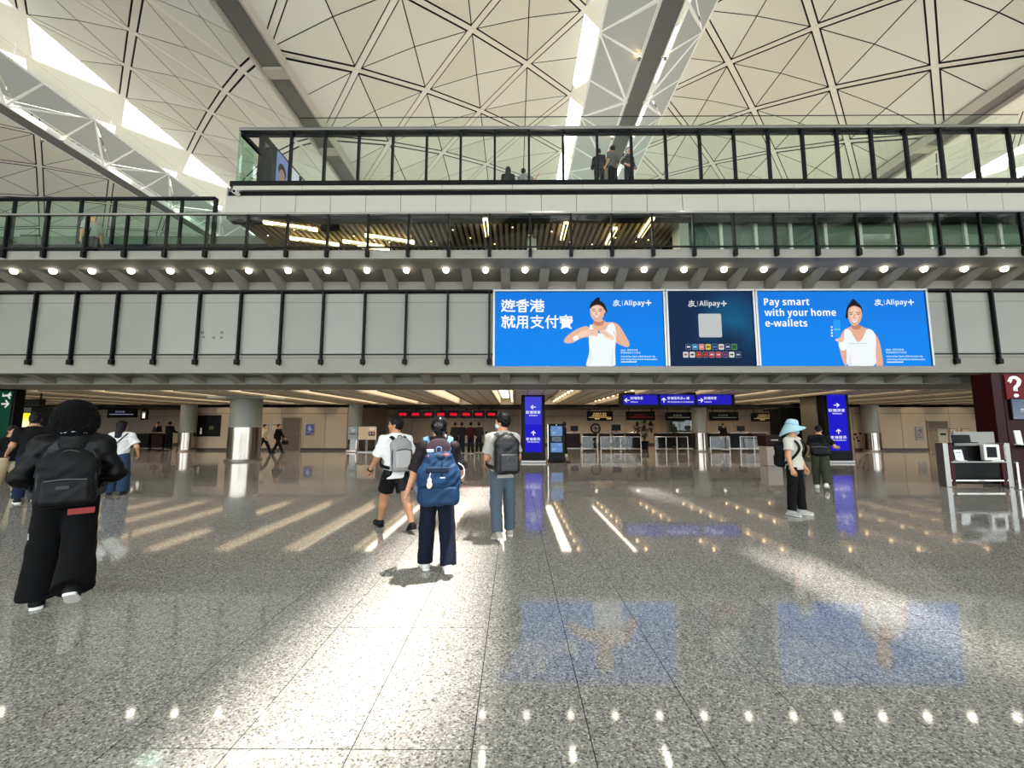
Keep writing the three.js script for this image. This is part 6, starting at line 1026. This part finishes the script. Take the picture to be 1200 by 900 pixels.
{ // walker with the big blue backpack
  const p = spot(511, 668), f = person('young person with glossy black hair in a dark top and navy trousers walking away', { H: 1.6, cell: 0.009, skin: 'fair', pose: { lean: 2, legL: [6, 3, 3, 0, 10], legR: [-12, 14, 3, 10], armL: [0, 18, 14], armR: [6, 20, 55, 10], curl: 0.5, look: 10 }, top: { color: 0x1c1517, sleeve: 0.98, hem: 0.5, loose: 0.035, wrinkle: 0.006, collar: 0.03, rough: 0.6 }, bottom: { color: 0x0b1020, r: [0.1, 0.088, 0.088], hem: 0.98 }, shoes: { color: 0xc9c7c0, sole: 0xdedcd5 }, hair: { style: 'bowl', vol: 0.016, color: 0x060606, rough: 0.22, noise: 0.0015 } }, p.x, p.z, AWAY + 0.24);
  mesh('back_yoke', sdf([ball([0, 0, 0], 0.13, 0.1, 0.016)], 0.01, 0.008).translate(0, 1.28, -0.092), cloth(0x4b3a3f, 0.7), f.body, 'mauve back panel of the top');
  const b = onBack('backpack', 'big blue backpack with light blue straps and a white plush charm', 'backpack', f), bl = cloth(0x163150, 0.6), b2 = cloth(0x1c4066, 0.55), ls = cloth(0x5f86ad, 0.6), nv = cloth(0x0f1f38, 0.6);
  mesh('pack_body', sdf([boxP([0, -0.17, -0.11], 0.21, 0.19, 0.1, 0.07), boxP([0, 0.02, -0.1], 0.15, 0.15, 0.085, 0.06, { k: 0.12 })], 0.06, 0.009, { noise: 0.007, freq: 1.3 }), bl, b);
  mesh('front_pocket', sdf([boxP([0.02, -0.06, -0.2], 0.11, 0.08, 0.03, 0.025)], 0.02, 0.008, { noise: 0.003 }), b2, b); mesh('pocket_flap', sdf([boxP([0.02, 0.0, -0.225], 0.115, 0.03, 0.02, 0.015)], 0.02, 0.008), nv, b); mesh('lower_pocket', sdf([boxP([0, -0.25, -0.2], 0.18, 0.085, 0.035, 0.03)], 0.02, 0.008, { noise: 0.005 }), bl, b); mesh('top_flap', sdf([ball([0, 0.12, -0.11], 0.12, 0.06, 0.08)], 0.02, 0.008, { noise: 0.004 }), nv, b);
  mesh('label_strip', bx(0.05, 0.012, 0.004, -0.03, -0.075, -0.232), cloth(0xd8dde4, 0.6), b, 'small white printed label'); mesh('patch', sdf([ball([0.1, 0.13, -0.15], 0.03, 0.022, 0.02), ball([-0.07, 0.14, -0.16], 0.035, 0.025, 0.02)], 0.01, 0.007), cloth(0xb5534a, 0.7), b, 'red patches near the straps'); mesh('white_tag', rbx(0.07, 0.03, 0.012, 0.004, 0.09, 0.19, -0.09), cloth(0xdcdfe2, 0.6), b);
  mesh('plush_charm', sdf([ball([0.1, -0.14, -0.26], 0.028, 0.036, 0.026), ball([0.1, -0.095, -0.26], 0.022, 0.022, 0.02), cone([0.1, -0.08, -0.255], [0.09, -0.02, -0.24], 0.006, 0.004)], 0.01, 0.006), cloth(0xd9cdb4, 0.8), b, 'cream plush charm'); mesh('side_cord', tube([[-0.2, 0.06, -0.1], [-0.25, 0.02, -0.1], [-0.26, -0.06, -0.11], [-0.23, -0.1, -0.12]], 0.006, 6), cloth(0xd5dade, 0.5), b, 'white cord loop'); mesh('buckle', rbx(0.04, 0.02, 0.02, 0.005, -0.225, -0.14, -0.1), nv, b); mesh('drawcord', tube([[-0.03, 0.1, -0.2], [-0.02, 0.0, -0.245], [-0.02, -0.06, -0.24]], 0.005, 6), nv, b);
  b.translateY(-0.075); straps(b, 0.06, ls, { x: 0.115, top: 0.17, depth: 0.36, sh: 0.325 });
}
{ // man with black backpack and jeans
  const p = spot(589, 629), f = person('man in a pale grey tee and blue jeans looking left, walking away', { H: 1.68, wide: 1.04, cell: 0.01, headCell: 0.005, skin: 'warm', pose: { lean: 2, legL: [-6, 16, 3, 12, 10], legR: [6, 4, 3, 0, 10], armL: [6, 8, 60, 16], armR: [4, 12, 30, 8], look: 48 }, top: { color: 0xa9a69e, sleeve: 0.75, hem: 0.47, loose: 0.028, flare: 1.2, wrinkle: 0.006 }, bottom: { color: 0x4a5761, r: [0.1, 0.082, 0.078], hem: 0.965 }, shoes: { color: 0xa39c92, sole: 0xcfc8bd }, hair: { style: 'short', color: 0x0c0a09, vol: 0.018 }, mask: 0xd5dbe4 }, p.x, p.z, AWAY + 0.3);
  const b = onBack('backpack', 'glossy black backpack with a round emblem on the man in jeans', 'backpack', f), kb = cloth(0x0d0d0e, 0.45), k2 = cloth(0x1b1b1d, 0.4);
  mesh('pack_body', sdf([boxP([0, -0.1, -0.1], 0.17, 0.23, 0.09, 0.06), ball([0, 0.1, -0.1], 0.14, 0.11, 0.08, { k: 0.08 })], 0.05, 0.009, { noise: 0.003 }), kb, b); mesh('front_pocket', sdf([boxP([-0.01, -0.18, -0.185], 0.13, 0.12, 0.035, 0.03)], 0.02, 0.009), k2, b); mesh('emblem', new THREE.TorusGeometry(0.06, 0.004, 6, 28).translate(-0.03, -0.14, -0.222), cloth(0x4a4a4d, 0.3), b); mesh('emblem', tube([[-0.08, -0.2, -0.222], [-0.03, -0.17, -0.224], [0.04, -0.21, -0.222]], 0.004, 6), cloth(0x4a4a4d, 0.3), b); mesh('zip', tube([[-0.15, -0.1, -0.17], [-0.1, 0.14, -0.165], [0.1, 0.14, -0.165], [0.15, -0.1, -0.17]], 0.005, 6), k2, b); mesh('reflective_tab', bx(0.012, 0.03, 0.02, -0.175, -0.02, -0.1), cloth(0xdadada, 0.4), b); mesh('loose_strap', ribbon([[0.15, -0.02, 0.05], [0.17, -0.2, 0.0], [0.16, -0.36, -0.01]], 0.02, 0.004, () => [1, 0, 0.2]), k2, b); straps(b, 0.055, kb, { x: 0.12, top: 0.17, depth: 0.32, sh: 0.205 });
}
{ // woman in a blue sun hat
  const p = spot(935, 604), f = person('woman in a pale blue wide sun hat, white blouse and black trousers standing', { H: 1.56, cell: 0.01, headCell: 0.0055, skin: 'warm', pose: { legL: [3, 3, 4, 0, 12], legR: [-3, 3, 4, 0, 12], armL: [4, 9, 12], armR: [0, 12, 16], curl: 0.7, look: 30, nod: 4 }, top: { color: 0xbdb9ac, sleeve: 0.62, hem: 0.485, loose: 0.032, belly: 0.012, flare: 1.1, wrinkle: 0.006 }, bottom: { color: 0x09090a, r: [0.098, 0.078, 0.07], hem: 0.95 }, shoes: { color: 0xa9a79f, sole: 0xd9d7cf }, hair: { style: 'bowl', color: 0x15110f }, mask: 0x7fb2c9 }, p.x, p.z, 0.62);
  const hm = cloth(0xa3c2cd, 0.8), hat = [[0.0, 0.135], [0.05, 0.132], [0.085, 0.115], [0.1, 0.07], [0.108, 0.03], [0.14, 0.0], [0.172, -0.03], [0.196, -0.06], [0.199, -0.063], [0.193, -0.067], [0.167, -0.04], [0.137, -0.01], [0.1, 0.018], [0.09, 0.06], [0.07, 0.105], [0, 0.122]].map(([a, b]) => new THREE.Vector2(a, b));
  const hg = new THREE.LatheGeometry(hat, 40), pp = hg.attributes.position; for (let i = 0; i < pp.count; i++) { const r = Math.hypot(pp.getX(i), pp.getZ(i)), a = Math.atan2(pp.getX(i), pp.getZ(i)); if (r > 0.115) { const u = (r - 0.115) / 0.085; pp.setY(i, pp.getY(i) + u * (0.115 * Math.cos(a) - 0.045 + 0.012 * Math.sin(3 * a + 1))); const st = 1 + 0.12 * u * Math.cos(a); pp.setZ(i, pp.getZ(i) * st); } } hg.computeVertexNormals(); hg.rotateX(0.1); hg.translate(0, 0.045, -0.015);
  mesh('sun_hat', hg.applyMatrix4(f.headM), hm, f.body); mesh('hat_band', new THREE.TorusGeometry(0.107, 0.008, 8, 40).rotateX(Math.PI / 2 + 0.1).translate(0, 0.085, -0.018).applyMatrix4(f.headM), cloth(0x86afc4, 0.7), f.body);
  const b = onBack('backpack', 'small black backpack on the woman in the blue sun hat', 'backpack', f), kb = cloth(0x0c0c0d, 0.6); mesh('pack_body', sdf([boxP([0, -0.12, -0.085], 0.14, 0.2, 0.08, 0.06), ball([0, 0.03, -0.08], 0.12, 0.1, 0.07, { k: 0.08 })], 0.05, 0.01, { noise: 0.004 }), kb, b); mesh('front_pocket', sdf([boxP([0, -0.2, -0.16], 0.11, 0.09, 0.03, 0.028)], 0.02, 0.01), kb, b); mesh('zip', tube([[-0.1, -0.11, -0.19], [0, -0.105, -0.195], [0.1, -0.11, -0.19]], 0.005, 6), cloth(0x333337, 0.4), b); straps(b, 0.04, kb, { x: 0.11, top: 0.12, depth: 0.3, sh: 0.165 });
}
{ // person in green trousers
  const p = spot(964, 573), f = person('person in a black tee and baggy green trousers walking away, one elbow bent', { H: 1.5, cell: 0.013, skin: 'warm', pose: { lean: 6, legL: [8, 6, 3], legR: [-14, 22, 2, 16], armL: [8, 14, 30], armR: [10, 34, 70, 20] }, top: { color: 0x101012, sleeve: 0.7, hem: 0.5, loose: 0.035 }, bottom: { color: 0x34392a, r: [0.115, 0.105, 0.08], hem: 0.95 }, shoes: { color: 0xd6d3cc, sole: 0xe3e1da }, hair: { style: 'bun', color: 0x0b0a09 } }, p.x, p.z, AWAY - 0.7);
  const b = onBack('crossbody_bag', 'wide black bag across the back of the person in green trousers', 'bag', f), kb = cloth(0x0d0d0f, 0.5); mesh('bag_body', sdf([boxP([-0.02, -0.14, -0.09], 0.2, 0.14, 0.07, 0.05)], 0.03, 0.011, { noise: 0.003 }), kb, b); mesh('pocket', sdf([boxP([-0.02, -0.18, -0.16], 0.15, 0.08, 0.02, 0.018)], 0.02, 0.011), kb, b); mesh('trim', tube([[-0.18, -0.09, -0.16], [0, -0.08, -0.17], [0.15, -0.1, -0.16]], 0.006, 6), cloth(0x6b6d70, 0.4), b); mesh('strap', ribbon([[-0.16, -0.02, -0.06], [-0.08, 0.12, -0.05], [0.06, 0.2, 0.02]], 0.03, 0.008, () => [0, 0.2, -1]), kb, b);
}
// farther off
function far(label, px, py, o = {}, turn = AWAY, y = null, group) { const p = y === null ? floorAt(px, py) : py; return person(label, { H: 1.68, cell: 0.02, headCell: 0.011, handCell: 0.008, face: false, hair: {}, ...o, pose: { legL: [3, 3], legR: [-3, 3], ...(o.pose || {}) } }, p.x, p.z, turn, y || 0, group); }
far('man in a white shirt and dark trousers striding right past the front column', 308.5, 532, { H: 1.6, skin: 'warm', pose: { legL: [26, 4], legR: [-24, 14, 2, 20], armL: [-16, 8, 18], armR: [18, 8, 20] }, top: { color: 0xc7bda8, sleeve: 0.7, hem: 0.55 }, bottom: { color: 0x17151a, r: [0.095, 0.08, 0.07] }, shoes: { color: 0x0c0c0c, sole: 0x111111 } }, Math.PI / 2);
{ const f = far('man in a black suit striding right just left of the grey door', 325, 531.2, { H: 1.6, skin: 'warm', pose: { legL: [-22, 10, 2, 18], legR: [26, 4], armL: [18, 10, 20], armR: [-14, 8, 18] }, top: { name: 'jacket', color: 0x111114, sleeve: 1.9, hem: 0.47, loose: 0.025 }, bottom: { color: 0x111114, r: [0.095, 0.08, 0.075] }, shoes: { color: 0x0a0a0a, sole: 0x0f0f0f }, hair: { color: 0x2a2420 } }, Math.PI / 2); const w = f.J.wriL.clone().applyMatrix4(f.body.matrixWorld); const b = thing('hand_bag', 'small dark bag held by the man in the black suit', 'bag', [w.x + 0.02, w.y - 0.3, w.z]); mesh('bag_body', rbx(0.34, 0.2, 0.1, 0.03, 0, 0.05, 0), cloth(0x131214, 0.6), b); mesh('handle', tube([[-0.07, 0.14, 0], [-0.05, 0.21, 0], [0.05, 0.21, 0], [0.07, 0.14, 0]], 0.012, 6), cloth(0x131214, 0.6), b); }
far('guard in dark uniform standing with back turned by the left back column', 197, 526.5, { H: 1.72, wide: 1.12, top: { name: 'jacket', color: 0x14161c, sleeve: 1.9, hem: 0.5, loose: 0.03 }, bottom: { color: 0x0e0f13, r: [0.1, 0.09, 0.085] }, pose: { armL: [14, 12, 60], armR: [14, 12, 60], legL: [0, 0, 4], legR: [0, 0, 4] } });
far('dark figure seen past the counter left of the guard', 182.5, 524.5, { H: 1.72, top: { color: 0x1c1918, sleeve: 1.9, hem: 0.5 }, bottom: { color: 0x121214 } }, 0.3);
const gateZ = 24.8;
for (const [px, py, c, b, s, t] of [[533, 530, 0x23201f, 0x16161a, 'dark figure leftmost of those queuing at the gates', AWAY], [541, 531, 0x1b1b22, 0x17181d, 'dark figure in the middle of the gate queue, left of the one in maroon', AWAY - 0.3], [551.5, 531.5, 0x3a1417, 0x111113, 'person in a maroon top queuing at the gates', AWAY], [561, 530.5, 0x2c2b2a, 0x1b1d22, 'dark figure rightmost of those queuing at the gates', AWAY + 0.3]]) far(s, px, py, { H: 1.66, top: { color: c, sleeve: 1.6, hem: 0.5, loose: 0.03 }, bottom: { color: b, r: [0.1, 0.085, 0.08] }, pose: { armL: [10, 12, 40], armR: [10, 12, 30] } }, t);
{ const f = far('person in a dark top with a pale bag strap standing right of the touch kiosk', 661.5, 534, { H: 1.66, top: { color: 0x151416, sleeve: 0.8, hem: 0.48, loose: 0.03 }, bottom: { color: 0x121114, r: [0.1, 0.09, 0.085] }, shoes: { color: 0xbab3a6 }, hair: { style: 'bowl' }, pose: { armL: [20, 10, 60], armR: [10, 10, 30] } }, -1.9); }
far('dark seated attendant behind the counters right of the slim column', 849, 527, { H: 1.6, top: { color: 0x141417, sleeve: 1.8, hem: 0.5 }, bottom: { color: 0x101013 } }, 0.2);
// on the upper levels
const deckAt = (px, Z) => at(px, 300, Z);
{ const q = (px, Z) => { const d = at(px, 200, Z); return V(d.x, 0, -Z); };
  const dark = (label, px, Z, o, turn) => far(label, px, q(px, Z), { H: 1.68, ...o }, turn, DF - 0.02);
  dark('standing person in black leaning on the departures barrier, left of three', 702, 13.0, { H: 1.6, top: { color: 0x0e0e10, sleeve: 1.5, hem: 0.48, loose: 0.03 }, bottom: { color: 0x111113 }, pose: { armL: [40, 20, 90, 20], armR: [20, 14, 60, 20] } }, AWAY - 0.4);
  dark('tall standing person in a pale shirt and dark jacket, middle of three on the deck', 718, 13.0, { H: 1.72, top: { color: 0x5c5954, sleeve: 0.7, hem: 0.5, loose: 0.025 }, bottom: { color: 0x131315 }, pose: { armL: [0, 10, 30], armR: [10, 14, 40] } }, AWAY + 0.6);
  dark('standing person in an open dark jacket over grey, right of three on the deck', 737, 13.0, { H: 1.66, top: { color: 0x2a292a, sleeve: 1.5, hem: 0.47, loose: 0.03 }, bottom: { color: 0x121214 }, pose: { armL: [-6, 18, 50, 30], armR: [-6, 18, 50, 30] } }, 0.5);
  dark('person in black sitting on the departures deck floor, left of the pair', 595.5, 12.95, { H: 1.62, top: { color: 0x0c0c0e, sleeve: 1.5, hem: 0.5, loose: 0.03 }, bottom: { color: 0x151518 }, hair: { style: 'long' }, pose: { legL: [88, 4], legR: [88, 4], armL: [10, 12, 50], armR: [10, 12, 50] } }, AWAY);
  dark('person in grey sitting on the departures deck with a raised hand, right of the pair', 613.5, 12.95, { H: 1.5, top: { color: 0x77756f, sleeve: 0.8, hem: 0.5, loose: 0.03 }, bottom: { color: 0x1c1c20 }, hair: { style: 'bowl' }, pose: { legL: [88, 4], legR: [88, 4], armL: [10, 12, 50], armR: [60, 40, 110] } }, AWAY - 0.4);
  const bp = at(104, 265, 11.4); const bf = person('person in a grey shirt on the balcony, half hidden behind a post', { H: 1.66, cell: 0.018, headCell: 0.01, handCell: 0.008, face: false, hair: {}, top: { color: 0x9b9a94, sleeve: 0.7, hem: 0.49, loose: 0.03 }, bottom: { color: 0x15151a } }, bp.x, -11.5, 1.2, 6.2);
  const g = thing('bag', 'black bag hanging beside the balcony person in grey', 'bag', [bp.x + 0.22, 6.2 + 0.55, -11.3]); mesh('bag_body', sdf([boxP([0, 0.15, 0], 0.2, 0.17, 0.09, 0.06)], 0.03, 0.014), cloth(0x0c0c0d, 0.6), g); mesh('strap', tube([[-0.1, 0.28, 0], [-0.14, 0.6, -0.08], [-0.2, 0.78, -0.16]], 0.012, 6), cloth(0x0c0c0d, 0.6), g);
}
scene.traverse((o) => { if (o.isMesh) { o.castShadow = true; o.receiveShadow = true; } });
renderer.render(scene, camera);
